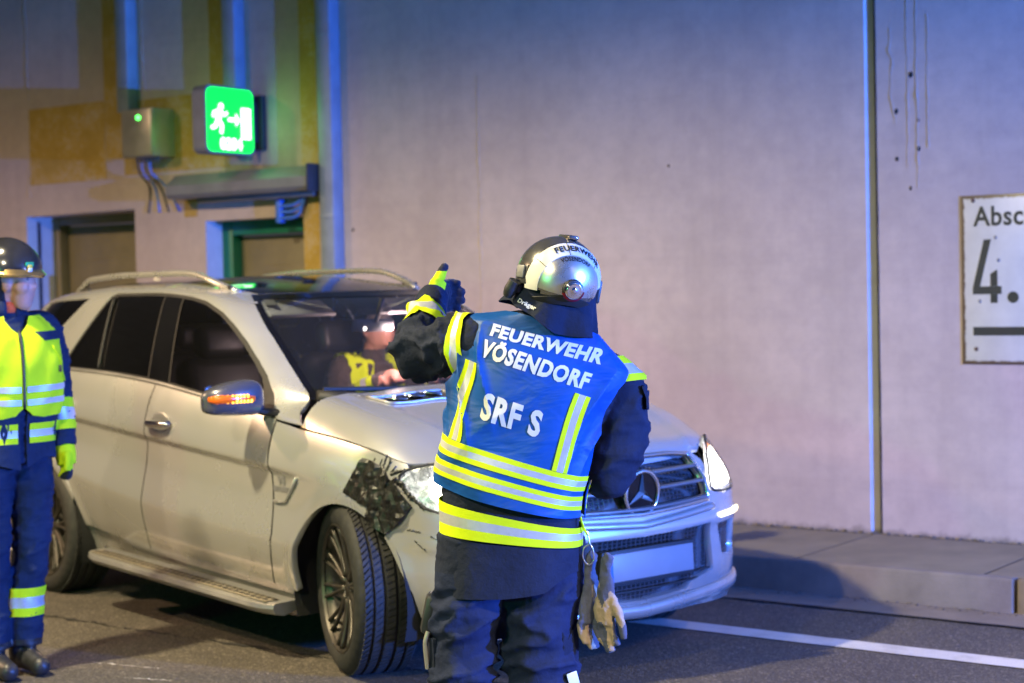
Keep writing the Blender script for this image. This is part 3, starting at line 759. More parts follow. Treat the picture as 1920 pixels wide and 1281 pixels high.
# bonnet: u -1..1 across, w 0 (cowl) .. 1 (nose)
_hs = _spl([0.0, 0.25, 0.5, 0.75, 0.9, 1.0], [-0.345, -0.06, 0.20, 0.43, 0.60, 0.74])
_hz = _spl([0.0, 0.25, 0.5, 0.75, 0.9, 1.0], [1.040, 1.012, 0.976, 0.925, 0.912, 0.905])
def HD(u, w):
    u = np.asarray(u, float); w = np.asarray(w, float); a = np.abs(u)
    E = B(_hs(w), _hz(w) - 0.002)
    y = -(E[:, 1] + 0.004) * u
    x = E[:, 0] + (0.03 + 0.10 * w) * (1 - a ** 2)
    rise = 0.130 - 0.085 * w - 0.03 * w ** 4
    sh = 1 - np.clip((a - 0.72) / 0.28, 0, 1) ** (4.2 - 2.0 * np.clip(w, 0, 1))            # side of the bonnet
    dome = 0.014 * sstep(0.60, 0.36, a) * sstep(1.0, 0.6, w)
    ridge = 0.006 * np.exp(-((a - 0.72) / 0.05) ** 2)
    nose = -0.055 * sstep(0.86, 1.06, w) ** 2
    return np.stack([x, y, E[:, 2] + rise * sh + dome + ridge + 0.012 * (1 - a ** 2) + nose], 1)
# ------------------------------------------------------------------ car materials
t = NT('silver_paint'); c = t.coord(); fl = t.noise(c, 900, 2, 0.5); dz = t.noise(c, 2.2, 5, 0.6); dr = t.noise(c, 40, 5, 0.7)
tc = t.node('ShaderNodeTexCoord'); sx = t.node('ShaderNodeSeparateXYZ'); t.ln(tc.outputs['Object'], sx.inputs[0])
md = t.node('ShaderNodeMath'); md.operation = 'MULTIPLY_ADD'; t.ln(dz, md.inputs[0]); md.inputs[1].default_value = -0.5; t.ln(sx.outputs[2], md.inputs[2])
dirt = t.ramp(md.outputs[0], [(0.0, 0.65), (0.20, 0.14), (0.6, 0.0)])
col = t.mix(dz, (0.58, 0.575, 0.56), (0.64, 0.635, 0.62))
dcol = t.mix(t.ramp(dr, [(0.35, 0.5), (0.7, 1.0)]), (0, 0, 0), dirt, 'MULTIPLY'); 
col = t.mix(dirt, col, (0.20, 0.18, 0.155))
t.set(base=col, metal=0.60, rough=t.ramp(dz, [(0.3, 0.22), (0.7, 0.29)]), coat=1.0, coatr=0.03); M['silver'] = t.m
M['blackgloss'] = simple('black_gloss', (0.006, 0.006, 0.007), 0.06, 0, 0.2, 3, rvar=0.03)
M['tint'] = simple('tinted_glass', (0.004, 0.004, 0.0045), 0.03, 0, 0.2, 2, rvar=0.02)
M['rubber'] = simple('black_rubber', (0.012, 0.012, 0.013), 0.6, 0, 0.2, 20)
M['liner'] = simple('arch_liner', (0.012, 0.012, 0.012), 0.9, 0, 0.3, 12)
M['chrome'] = simple('chrome', (0.72, 0.72, 0.72), 0.12, 1.0, 0.05, 6, rvar=0.06)
M['satin'] = simple('satin_silver', (0.55, 0.55, 0.54), 0.34, 0.8, 0.08, 6)
M['railm'] = simple('satin_rail', (0.62, 0.60, 0.56), 0.28, 0.75, 0.06, 6)
M['rim'] = simple('dark_alloy', (0.085, 0.075, 0.065), 0.42, 0.7, 0.2, 12)
M['leather'] = simple('black_leather', (0.022, 0.022, 0.025), 0.42, 0, 0.2, 15, 0.2, 140)
M['headliner'] = simple('grey_headliner', (0.16, 0.16, 0.17), 0.9, 0, 0.1, 15)
M['orange'] = emitter('indicator_orange', (1.0, 0.22, 0.0), 5.0); M['orangehot'] = emitter('indicator_led', (1.0, 0.42, 0.02), 7.0)
M['lamphot'] = emitter('headlamp_bulb', (1.0, 0.94, 0.82), 14.0); M['drl'] = emitter('daylight_led', (1.0, 0.93, 0.60), 3.5)
t = NT('glowing_reflector'); c = t.coord(); n1 = t.noise(c, 22, 4, 0.7, 1.5)
t.set(base=(0.8, 0.8, 0.8), metal=0.8, rough=0.25, emis=(1.0, 0.97, 0.92), emit=t.ramp(n1, [(0.40, 0.12), (0.62, 1.1)])); t.bump(n1, 0.5, 0.01); M['lampbowl'] = t.m  # the bowl's emission stands in for lamp light reflected in it
M['blade'] = simple('grille_blade_metal', (0.26, 0.26, 0.27), 0.3, 0.7, 0.08, 6)

M['readl'] = emitter('reading_light_glow', (1.0, 0.85, 0.75), 14.0)
def glass_mat(name, tint=(1, 1, 1), refl=1.0, rough=0.01, haze=0.0):
    m = bpy.data.materials.new(name); m.use_nodes = True; nt = m.node_tree; nt.nodes.clear()
    o = nt.nodes.new('ShaderNodeOutputMaterial'); mx = nt.nodes.new('ShaderNodeMixShader'); tr = nt.nodes.new('ShaderNodeBsdfTransparent'); gl = nt.nodes.new('ShaderNodeBsdfGlossy'); fr = nt.nodes.new('ShaderNodeFresnel')
    tr.inputs[0].default_value = (*tint, 1); gl.inputs['Roughness'].default_value = rough; fr.inputs[0].default_value = 1.5
    mu = nt.nodes.new('ShaderNodeMath'); mu.operation = 'MULTIPLY'; mu.inputs[1].default_value = refl
    nt.links.new(fr.outputs[0], mu.inputs[0]); nt.links.new(mu.outputs[0], mx.inputs[0]); nt.links.new(tr.outputs[0], mx.inputs[1]); nt.links.new(gl.outputs[0], mx.inputs[2]); df = nt.nodes.new('ShaderNodeBsdfDiffuse'); df.inputs[0].default_value = (0.6, 0.6, 0.6, 1); m2 = nt.nodes.new('ShaderNodeMixShader'); m2.inputs[0].default_value = haze  # the diffuse share paints a haze over the glass
    nt.links.new(mx.outputs[0], m2.inputs[1]); nt.links.new(df.outputs[0], m2.inputs[2]); nt.links.new(m2.outputs[0], o.inputs[0])
    return m
M['glass'] = glass_mat('car_glass', (0.74, 0.78, 0.82), 1.5, 0.01, 0.016); M['sideglass'] = glass_mat('side_glass', (0.62, 0.66, 0.72), 1.0, 0.01, 0.004)
M['lens'] = glass_mat('clear_lens', (0.93, 0.94, 0.95), 1.2, 0.03)

# tyre: the tread lies in real grooves; mesh grille and tape are reliefs
t = NT('tyre_rubber'); c = t.coord(); nz = t.noise(c, 30, 4)
t.set(base=t.ramp(nz, [(0.3, (0.013, 0.013, 0.013)), (0.7, (0.032, 0.030, 0.027))]), rough=0.72); M['tyre'] = t.m
t = NT('mesh_grille'); c = t.coord((38, 38, 60)); vo = t.node('ShaderNodeTexVoronoi'); vo.feature = 'DISTANCE_TO_EDGE'; vo.inputs['Scale'].default_value = 1.0; vo.inputs['Randomness'].default_value = 0.0; t.ln(c, vo.inputs['Vector'])
t.set(base=t.ramp(vo.outputs['Distance'], [(0.10, (0.06, 0.06, 0.065)), (0.22, (0.004, 0.004, 0.004))]), rough=0.35); t.bump(t.ramp(vo.outputs['Distance'], [(0.05, 1.0), (0.25, 0.0)]), 0.9, 0.01); M['mesh'] = t.m
t = NT('black_tape'); c = t.coord(); n1 = t.noise(c, 16, 6, 0.65, 1.2); n2 = t.noise(c, 15, 5, 0.6, 1.6)
t.set(base=t.ramp(n2, [(0.0, (0.006, 0.006, 0.0055)), (0.485, (0.009, 0.0085, 0.0075)), (0.50, (0.075, 0.068, 0.06)), (0.515, (0.009, 0.0085, 0.0075)), (0.60, (0.006, 0.006, 0.0055)), (0.612, (0.05, 0.045, 0.04)), (0.625, (0.006, 0.006, 0.006))]), rough=0.34); t.bump(t.mix(0.3, n1, n2), 0.6, 0.012); M['tape'] = t.m

# ------------------------------------------------------------------ the car
CARX, CARY, CARYAW = -0.031, 7.844, -0.872
car = empty('car', (CARX, CARY, 0), CARYAW, 'silver SUV with black glass roof, taped damaged front wing and lit headlights', 'car')
def BFm(s, z):
    s = np.asarray(s, float); m = s > S_FRONT; X = B(np.where(m, 2 * S_FRONT - s, s), z); X[m, 1] *= -1; return X
def BL(s, z): X = B(s, z); X[:, 1] *= -1; return X
def GL_(x, t_): X = G(x, t_); X[:, 1] *= -1; return X
SILL = [(-2.49, 0.409), (-1.764, 0.353), (-0.59, 0.319)]
def arc(xa, za, r, a0, a1, n): return [(xa + r * math.cos(math.radians(a0 + (a1 - a0) * k / n)), za + r * math.sin(math.radians(a0 + (a1 - a0) * k / n))) for k in range(n + 1)]
def beltline(x0, x1, n, dz=-0.004): return [(x0 + (x1 - x0) * k / n, float(beltz(x0 + (x1 - x0) * k / n)) + dz) for k in range(n + 1)]
g_ = 0.0045
FD = beltline(-1.662 + g_, -0.548 - g_, 10) + [(-0.546 - g_, 0.85), (-0.528 - g_, 0.56), (-0.588 - g_, 0.319), (-1.764 + g_, 0.353), (-1.735 + g_, 0.712), (-1.694 + g_, 0.93), (-1.668 + g_, 1.131)]
RD = beltline(-2.775, -1.662 - g_, 10) + [(-1.668 - g_, 1.131), (-1.694 - g_, 0.93), (-1.735 - g_, 0.712), (-1.764 - g_, 0.353), (-2.485, 0.409), (-2.50, 0.47), (-2.535, 0.56), (-2.60, 0.68), (-2.69, 0.80), (-2.745, 0.95), (-2.77, 1.10)]
RARCH = arc(-2.93, 0.345, 0.415, 20, 200, 26)
QP = beltline(-3.75, -2.775 - 2 * g_, 8) + [(-2.777, 1.10), (-2.752, 0.95), (-2.697, 0.80), (-2.607, 0.68), (-2.545, 0.57)] + RARCH[1:] + [(-3.36, 0.25), (-3.75, 0.28)]
FARCH = arc(0.02, 0.345, 0.393, 45, 184, 28)
HEDGE = [(float(_hs(w)), float(_hz(w))) for w in np.linspace(0.0, 0.72, 12)]
FEN = [(-0.541, 1.060)] + [(s, z - 0.006) for s, z in HEDGE] + [(0.412, 0.910), (0.372, 0.880), (0.386, 0.85), (0.405, 0.825), (0.36, 0.74)] + FARCH[1:] + [(-0.376, 0.312), (-0.581, 0.322), (-0.521, 0.56), (-0.539, 0.85)]
LAMP = [(0.376, 0.876), (0.405, 0.900), (0.45, 0.914), (0.60, 0.935), (0.78, 0.925), (0.92, 0.872), (1.01, 0.80), (1.045, 0.742), (1.02, 0.722), (0.93, 0.712), (0.75, 0.712), (0.60, 0.733), (0.53, 0.752), (0.437, 0.801), (0.385, 0.850)]
bumper_side = [(0.312, 0.622), (0.37, 0.735), (0.412, 0.818), (0.434, 0.795), (0.53, 0.745), (0.60, 0.725), (0.75, 0.704), (0.93, 0.704), (1.02, 0.714), (1.055, 0.728), (1.09, 0.684), (1.30, 0.672)]
bumper_low = [(S_FRONT, 0.23), (1.2, 0.232), (0.9, 0.222), (0.62, 0.205), (0.49, 0.20), (0.482, 0.29), (0.455, 0.40), (0.40, 0.50), (0.35, 0.575)]
def mir(L): return [(2 * S_FRONT - s, z) for s, z in L][::-1]
BUMP = bumper_side + [(S_FRONT, 0.668)] + mir(bumper_side) + mir(bumper_low)[:-1] + bumper_low
INT_ = [(1.075, 0.588), (1.045, 0.375), (1.22, 0.345), (1.25, 0.318), (S_FRONT, 0.305)] + mir([(1.075, 0.588), (1.045, 0.375), (1.22, 0.345), (1.25, 0.318)]) + [(S_FRONT, 0.578)]
DUCT = [(1.010, 0.575), (0.73, 0.580), (0.66, 0.43), (0.70, 0.40), (0.965, 0.435)]

def both(name, outline, m, mat, ml, **kw):
    a = patch(name, outline, m, mat, car, **kw); b = patch(name, outline, ml, mat, car, **kw); return a, b
fd = both('front_door', FD, B, M['silver'], BL, step=0.028, stepv=0.010, flange=0.02, edge=M['liner'])
rd = both('rear_door', RD, B, M['silver'], BL, step=0.028, stepv=0.010, flange=0.02, edge=M['liner'])
both('rear_quarter', QP, B, M['silver'], BL, step=0.03, stepv=0.02, flange=0.03)
fen = both('front_wing', FEN, B, M['silver'], BL, step=0.024, stepv=0.012, flange=0.03)
bmp = patch('front_bumper', BUMP, BFm, M['silver'], car, step=0.026, flange=0.04, holes=[INT_, DUCT, mir(DUCT)])
fen[0]['label'] = 'damaged front wing patched with crumpled black tape'
# dark structure under the panel gaps, sills
both('inner_body', [(-3.7, 0.26), (-2.49, 0.41), (-0.55, 0.30), (-0.36, 0.5), (-0.3, 0.62), (-0.2, 0.74), (0.0, 0.78), (0.25, 0.74), (0.36, 0.62), (0.45, 0.70), (0.45, 0.86)] + [(s, z - 0.02) for s, z in HEDGE[::-1]] + beltline(-0.55, -3.7, 12, -0.02), B, M['liner'], BL, step=0.06, off=-0.022)
both('sill', [(-2.50, 0.415), (-1.764, 0.360), (-0.40, 0.315), (-0.385, 0.19), (-0.52, 0.175), (-2.44, 0.24)], B, M['silver'], BL, step=0.05, off=-0.014)
# rear end
REAR = [(S_REAR, 0.35), (-3.75, 0.35)] + [(-3.75, 1.2)] + [(S_REAR, 1.2)]
both('tailgate', REAR, B, M['silver'], BL, step=0.06)
for sd in (1, -1): pass
# ---- greenhouse
EXL = [(float(_ex(t_)), t_) for t_ in (1.0, 0.93, 0.85, 0.75, 0.65, 0.55, 0.45, 0.35, 0.27, 0.20)]
DLO = [(-2.776, 0.012), (-2.60, 0.41), (-2.445, 0.765), (-2.40, 0.795), (-2.106, 0.80), (-1.805, 0.80), (-1.60, 0.797), (-1.44, 0.785), (-1.26, 0.735), (-1.12, 0.66), (-0.98, 0.565), (-0.85, 0.452), (-0.74, 0.345), (-0.65, 0.215), (-0.61, 0.10), (-0.60, 0.006), (-1.1, 0.006), (-1.7, 0.008), (-2.3, 0.010)]
CARGO = [(-2.70, 0.74), (-3.36, 0.775), (-3.52, 0.42), (-3.50, 0.36), (-2.99, 0.36)]
SIDE = [(-3.72, 0.0), (-3.62, 0.5), (-3.50, 1.0), (-3.0, 1.0), (-2.0, 1.0)] + EXL + [(-0.445, 0.10), (-0.40, 0.045), (-0.352, -0.018), (-0.54, -0.012), (-0.566, 0.0), (-2.0, 0.0)]
both('side_frame', SIDE, G, M['silver'], GL_, step=0.035, stepv=0.04, holes=[DLO, CARGO], flange=0.02)
def lerp_(a, b, k): return (a[0] + (b[0] - a[0]) * k, a[1] + (b[1] - a[1]) * k)
RQW = [(-2.752, 0.030), (-2.585, 0.41), (-2.440, 0.742), (-2.412, 0.742), (-2.317, 0.032)]
RW = [(-2.296, 0.032), (-2.385, 0.735), (-2.37, 0.760), (-2.106, 0.765), (-1.856, 0.765), (-1.770, 0.034)]
FW = [(-1.545, 0.034), (-1.66, 0.765), (-1.58, 0.765), (-1.44, 0.752), (-1.27, 0.702), (-1.14, 0.63), (-1.0, 0.535), (-0.875, 0.425), (-0.775, 0.32), (-0.735, 0.24), (-0.72, 0.034)]
both('window_trim', DLO, G, M['rubber'], GL_, step=0.05, off=-0.006, holes=[RQW, RW, FW])
both('quarter_window', RQW, G, M['tint'], GL_, step=0.08, off=-0.010)
both('rear_window', RW, G, M['tint'], GL_, step=0.08, off=-0.010)
both('front_window', FW, G, M['sideglass'], GL_, step=0.08, off=-0.010)
both('pillar_cover', [(-1.752, 0.03), (-1.842, 0.765), (-1.672, 0.765), (-1.558, 0.03)], G, M['blackgloss'], GL_, step=0.06, off=-0.003)
both('cargo_window', CARGO, G, M['tint'], GL_, step=0.08, off=-0.006)
def bright(m_, sd):
    P = G(np.linspace(-2.77, -0.60, 50), np.full(50, 0.004)); P[:, 1] *= sd
    V, F = tube_geo(P + np.array([0, -0.004 * sd, 0]), 0.008, 8, (1.2, 0.6)); mobj('window_moulding', V, F, M['satin'], car)
bright(0, 1); bright(0, -1)
for L in ([(-2.393 , 0.745), (-2.306, 0.03)],):
    for sd in (1, -1):
        P = G(np.linspace(L[0][0], L[1][0], 14), np.linspace(L[0][1], L[1][1], 14)); P[:, 1] *= sd
        V, F = tube_geo(P, 0.008, 6); mobj('window_divider', V, F, M['rubber'], car)
# windscreen and roof
wsP = [(-1, 0.0), (1, 0.0), (1, 1.0), (-1, 1.0)]
patch('windscreen', [(-0.985, 0.01), (0.985, 0.01), (0.985, 0.985), (-0.985, 0.985)], WS, M['glass'], car, step=0.09, off=-0.004)
patch('windscreen_surround', [(-1.0, 0.0), (1, 0.0), (1, 1.0), (-1, 1.0)], WS, M['blackgloss'], car, step=0.09, off=-0.001, holes=[[(-0.955, 0.10), (0.955, 0.10), (0.95, 0.93), (-0.95, 0.93)]])
patch('roof_glass', [(-0.92, -1.335), (-0.92, -2.4), (-0.90, -3.40), (0.90, -3.40), (0.92, -2.4), (0.92, -1.335)], RF, M['blackgloss'], car, step=0.1, off=0.002)
patch('roof_frame', [(-1, -1.33), (-1, -3.5), (1, -3.5), (1, -1.33)], RF, M['silver'], car, step=0.1)
# tail glass and tailgate upper closure
ga = G(np.array([-3.72, -3.62, -3.50]), np.array([0.0, 0.5, 1.0])); V = []; F = []
for k in range(3):
    for j in range(9):
        u = -1 + 2 * j / 8; V.append((ga[k, 0] - 0.06 * (1 - u * u), ga[k, 1] * -u, ga[k, 2]))
for k in range(2):
    for j in range(8): F.append((k * 9 + j, k * 9 + j + 1, (k + 1) * 9 + j + 1, (k + 1) * 9 + j))
mobj('tail_window', V, F, M['tint'], car)
V = [tuple(B(np.array([S_REAR + 0.8 * j / 8 if False else -3.75 + (S_REAR + 3.75) * j / 8]), np.array([1.2]))[0]) for j in range(9)]
# bonnet
hood = patch('bonnet', [(-0.998, 0.0), (0.998, 0.0), (0.998, 0.74), (0.965, 0.84), (0.90, 0.95), (0.82, 1.01), (0.6, 1.04), (0.0, 1.06), (-0.6, 1.04), (-0.82, 1.01), (-0.90, 0.95), (-0.965, 0.84), (-0.998, 0.74)], HD, M['silver'], car, step=0.03, flange=0.02)
VENT = [(-0.70, 0.09), (-0.26, 0.115), (-0.315, 0.245), (-0.665, 0.205)]
for sd in (1, -1):
    mp = HD if sd == 1 else (lambda u, w: HD(-np.asarray(u), w))
    vt = patch('bonnet_vent', VENT, mp, M['blackgloss'], car, step=0.04, off=0.003)
    P = np.array(VENT + VENT[:1]); P = densify(VENT, 0.03); q = mp(P[:, 0], P[:, 1]) + np.array([0, 0, 0.006]); q = np.vstack([q, q[:1]])
    V, F = tube_geo(q, 0.006, 6); mobj('vent_frame', V, F, M['satin'], vt)
    for k in range(3):
        u0 = -0.60 + 0.105 * k
        a = mp(np.array([u0 - 0.03, u0, u0 + 0.03, u0 + 0.055]), np.array([0.125, 0.15, 0.17, 0.185])) + np.array([0, 0, 0.010])
        V, F = tube_geo(catmull(a, 4), [0.004, 0.006, 0.008, 0.010, 0.012, 0.013, 0.013, 0.012, 0.011, 0.009, 0.007, 0.005, 0.003], 8, (0.7, 1.6)); mobj('vent_fin', V, F, M['chrome'], vt)
# wipers and cowl
cow = np.array([WS(np.array([u]), np.array([0.03]))[0] for u in np.linspace(-0.97, 0.97, 15)]) + np.array([0.02, 0, 0.0])
V, F = tube_geo(cow, 0.035, 8, (1.0, 1.6)); mobj('cowl_panel', V, F, M['rubber'], car)
wp = np.array([WS(np.array([u]), np.array([v]))[0] for u, v in ((-0.93, 0.085), (-0.6, 0.115), (-0.25, 0.13), (0.05, 0.12))]) + np.array([0.02, 0, 0.02])
tubeo('wiper', wp, 0.011, M['rubber'], car, 6, smooth_n=5)
wp2 = np.array([WS(np.array([u]), np.array([v]))[0] for u, v in ((0.02, 0.09), (0.3, 0.12), (0.62, 0.12), (0.9, 0.10))]) + np.array([0.02, 0, 0.02])
tubeo('wiper', wp2, 0.011, M['rubber'], car, 6, smooth_n=5)
# roof rails
for sd in (1, -1):
    xs = np.linspace(-3.22, -1.40, 40); k = np.minimum(sstep(0, 0.13, (xs + 3.22) / 1.82), sstep(0, 0.22, (-1.40 - xs) / 1.82)); E = G(xs, np.full(40, 1.0))
    P = np.stack([xs, (E[:, 1] + 0.02) * sd, E[:, 2] + 0.004 + 0.052 * k], 1)
    P[0, 2] -= 0.01; P[-1, 2] -= 0.012
    V, F = tube_geo(P, 0.0165, 10, (1.0, 1.25)); rl = mobj('roof_rail', V, F, M['railm'], car)
    for xf in (-1.50, -3.10):
        e = G(np.array([xf]), np.array([1.0]))[0]; boxo('rail_foot', (xf, (e[1] + 0.02) * sd, e[2] + 0.008), (0.12, 0.022, 0.024), M['rubber'], rl, 0.008)
fe = RF(np.array([0.0]), np.array([-3.25]))[0]
V = [(fe[0] - 0.05, 0.022, fe[2] - 0.01), (fe[0] - 0.05, -0.022, fe[2] - 0.01), (fe[0] + 0.09, 0, fe[2] - 0.01), (fe[0] - 0.055, 0.006, fe[2] + 0.055), (fe[0] - 0.055, -0.006, fe[2] + 0.055), (fe[0] - 0.03, 0, fe[2] + 0.058)]
mobj('antenna_fin', V, [(0, 3, 5, 2), (1, 2, 5, 4), (0, 1, 4, 3), (3, 4, 5), (0, 2, 1)], M['silver'], car, smooth=False)
# ---- lamps
for m_, sd in ((BFm, 1), (lambda s, z: BFm(2 * S_FRONT - np.asarray(s), z), -1)):
    lens = patch('headlight', LAMP, m_, M['lens'], car, step=0.04, off=0.004)
    bowl_o = [(0.60 + (s - 0.60) * 1.02, 0.82 + (z - 0.82) * 1.03) for s, z in LAMP]
    bo = patch('reflector', bowl_o, m_, M['lampbowl'], lens, step=0.03, off=-0.012)
    rimP = densify(LAMP, 0.02); q = m_(rimP[:, 0], rimP[:, 1]); q = np.vstack([q, q[:1]])
    V, F = tube_geo(q, 0.006, 6); mobj('lamp_rim', V, F, M['rubber'], lens)
    glow = patch('projector', [(0.52, 0.875), (0.60, 0.892), (0.76, 0.885), (0.88, 0.85), (0.96, 0.80), (1.0, 0.76), (0.97, 0.738), (0.86, 0.735), (0.74, 0.745), (0.62, 0.765), (0.54, 0.80)], m_, M['lamphot'], lens, step=0.03, off=-0.007)
    inner = patch('turn_signal', [(0.56, 0.905), (0.74, 0.893), (0.74, 0.882), (0.56, 0.893)], m_, M['orange'], lens, step=0.03, off=-0.01)
    dq = np.array([m_(np.array([s]), np.array([0.612]))[0] for s in np.linspace(0.735, 1.0, 12)])
    nn_ = np.array([1.0, -0.9 * sd, 0]); nn_ /= np.linalg.norm(nn_)
    V, F = tube_geo(dq + nn_ * 0.006, 0.012, 8, (1.0, 0.7)); mobj('daylight_strip', V, F, M['drl'], car)
# mesh behind the openings
patch('intake_mesh', [(1.05, 0.60), (1.02, 0.36), (1.25, 0.29), (S_FRONT, 0.28)] + mir([(1.05, 0.60), (1.02, 0.36), (1.25, 0.29)]) + [(S_FRONT, 0.59)], BFm, M['mesh'], car, step=0.05, off=-0.035)
for DD in (DUCT, mir(DUCT)):
    cx_ = sum(p[0] for p in DD) / 5; cz_ = sum(p[1] for p in DD) / 5
    patch('duct_mesh', [(cx_ + (a - cx_) * 1.08, cz_ + (b - cz_) * 1.08) for a, b in DD], BFm, M['mesh'], car, step=0.05, off=-0.03)
# grille: surround, honeycomb, three blades, star
GRI = [(1.085, 0.690), (1.075, 0.80), (1.10, 0.888), (1.25, 0.902), (S_FRONT, 0.905)] + mir([(1.085, 0.690), (1.075, 0.80), (1.10, 0.888), (1.25, 0.902)]) + [(S_FRONT, 0.672)]
patch('nose_panel', [(0.98, 0.665), (0.98, 0.86), (1.06, 0.915), (1.25, 0.925), (S_FRONT, 0.93)] + mir([(0.98, 0.665), (0.98, 0.86), (1.06, 0.915), (1.25, 0.925)]) + [(S_FRONT, 0.655)], BFm, M['silver'], car, step=0.04, off=-0.014, holes=[GRI], flange=0.02)
gri = patch('grille', GRI, BFm, M['mesh'], car, step=0.05, off=-0.04)
fine = densify(GRI, 0.02); q = BFm(fine[:, 0], fine[:, 1]); q = np.vstack([q, q[:1]]); V, F = tube_geo(q, 0.011, 8); mobj('grille_surround', V, F, M['chrome'], gri)
for z0, dz in ((0.838, -0.004), (0.775, -0.004), (0.705, -0.012)):
    ss = np.linspace(1.095, 2 * S_FRONT - 1.095, 40); zz = z0 + dz * (1 - np.abs(ss - S_FRONT) / 0.45)
    V, F = tube_geo(BFm(ss, zz) + np.array([-0.006, 0, 0]), 0.013, 8, (0.75, 1.5)); mobj('grille_blade', V, F, M['blade'], gri)
ss = np.linspace(1.06, 2 * S_FRONT - 1.06, 44); kk = np.abs(ss - S_FRONT) / 0.475
V, F = tube_geo(BFm(ss, 0.628 + 0.030 * kk) + np.array([0.004, 0, 0]), 0.022, 10, (0.8, 1.0)); mobj('bumper_trim', V, F, M['satin'], car)
# the lower lip
ss = np.linspace(0.52, 2 * S_FRONT - 0.52, 60); kk = np.abs(ss - S_FRONT)
V, F = tube_geo(BFm(ss, 0.262 + 0.04 * np.clip(kk / 0.9, 0, 1)) + np.array([0.01, 0, 0]), 0.026, 10, (1.2, 0.7)); mobj('front_lip', V, F, M['silver'], car)
for z_ in (0.352, 0.385):
    ss = np.linspace(1.07, 2 * S_FRONT - 1.07, 30); V, F = tube_geo(BFm(ss, 0 * ss + z_) + np.array([-0.012, 0, 0]), 0.007, 6, (0.8, 1.4)); mobj('intake_bar', V, F, M['rubber'], car)
# star badge
st = bpy.data.objects.new('star_badge', None); link(st, car); st.location = (0.878, 0.0, 0.760); st.rotation_euler = (0, math.radians(4), 0)
ring = [(0, 0.095 * math.cos(a), 0.095 * math.sin(a)) for a in np.linspace(0, 2 * PI, 49)]
V, F = tube_geo(ring, 0.0085, 10, caps=False); mobj('ring', V, F, M['chrome'], st)
V = []; F = []
for k in range(3):
    a = PI / 2 + k * 2 * PI / 3; tip = np.array([0, math.cos(a), math.sin(a)]) * 0.092; l = np.array([0, math.cos(a + PI / 3), math.sin(a + PI / 3)]) * 0.020; r = np.array([0, math.cos(a - PI / 3), math.sin(a - PI / 3)]) * 0.020; c0 = np.array([0.016, 0, 0])
    b = len(V); V += [tip, l, c0, r]; F += [(b, b + 1, b + 2), (b, b + 2, b + 3)]
mobj('star', V, F, M['chrome'], st, smooth=False)
V, F = lathe_geo([(0.0, -0.004), (0.094, -0.004)], 32, 'z'); mobj('badge_back', [(v[2], v[0], v[1]) for v in V], F, M['blackgloss'], st)
# number plate holder: the plate is a plain field, its characters cannot be read
M['platew'] = simple('plate_white', (0.20, 0.20, 0.22), 0.4, 0, 0.06, 8); M['plateb'] = simple('plate_blue', (0.02, 0.10, 0.50), 0.4)
npl = boxo('number_plate', (0.905, 0.01, 0.468), (0.014, 0.52, 0.115), M['platew'], car, 0.003, Matrix.Rotation(math.radians(-3), 3, 'Y'))
boxo('country_band', (0.9125, -0.229, 0.468), (0.002, 0.042, 0.108), M['plateb'], npl, 0, Matrix.Rotation(math.radians(-3), 3, 'Y'))
boxo('plate_holder', (0.890, 0.01, 0.468), (0.03, 0.545, 0.145), M['rubber'], npl, 0.004)
# ---- door handles, side badge, step board
for s_, z_ in ((-1.525, 1.013), (-2.607, 1.075)):
    for sd, dr_ in ((1, 0), (-1, 1)):
        par = (fd if s_ > -2 else rd)[dr_]
        a = B(np.array([s_]), np.array([z_]))[0]; a[1] *= sd
        bm = bmesh.new(); bmesh.ops.create_uvsphere(bm, u_segments=24, v_segments=12, radius=1); bmesh.ops.transform(bm, matrix=Matrix.Translation(Vector(a)) @ Matrix.Diagonal((0.085, 0.007, 0.052, 1)), verts=bm.verts[:])
        hd = bmobj('handle', bm, M['satin'], par, smooth=True)
        tubeo('grip', [(a[0] - 0.115, a[1] - 0.006 * sd, a[2] - 0.008), (a[0] - 0.09, a[1] - 0.032 * sd, a[2] - 0.008), (a[0], a[1] - 0.042 * sd, a[2] - 0.008), (a[0] + 0.085, a[1] - 0.034 * sd, a[2] - 0.006), (a[0] + 0.105, a[1] - 0.006 * sd, a[2] - 0.006)], 0.013, M['chrome'], par, 10, (1.3, 0.75), smooth_n=5)
BADGE = [(-0.537, 0.846), (-0.305, 0.826), (-0.425, 0.705), (-0.45, 0.70), (-0.531, 0.70)]
wb = patch('wing_vent', [(-0.528, 0.836), (-0.33, 0.819), (-0.43, 0.717), (-0.522, 0.712)], B, M['silver'], fen[0], step=0.03, off=0.004)
mobj('vent_edge', *tube_geo(B(np.array([-0.318, -0.37, -0.425, -0.47, -0.52]), np.array([0.822, 0.77, 0.712, 0.706, 0.706])) + np.array([0, -0.006, 0]), 0.008, 8), M['silver'], fen[0])
for body, sz, zc_, b_ in (('V8', 0.052, 0.800, 0.003), ('BITURBO', 0.032, 0.762, 0.0016)):
    tv, tf = text_geo(body, sz, b_, 1.1); P = B(tv[:, 0] - 0.455, tv[:, 1] + zc_); P[:, 1] -= 0.007
    mobj('lettering', P, tf, M['satin'] if False else M['greypaint'], fen[0], smooth=False)
stp = bpy.data.objects.new('step_board', None); link(stp, car); stp.location = (-1.32, -0.985, 0.255)
sec = [(-0.085, -0.01), (-0.02, -0.028), (0.05, -0.018), (0.078, 0.008), (0.072, 0.026), (0.045, 0.032), (-0.09, 0.036)]
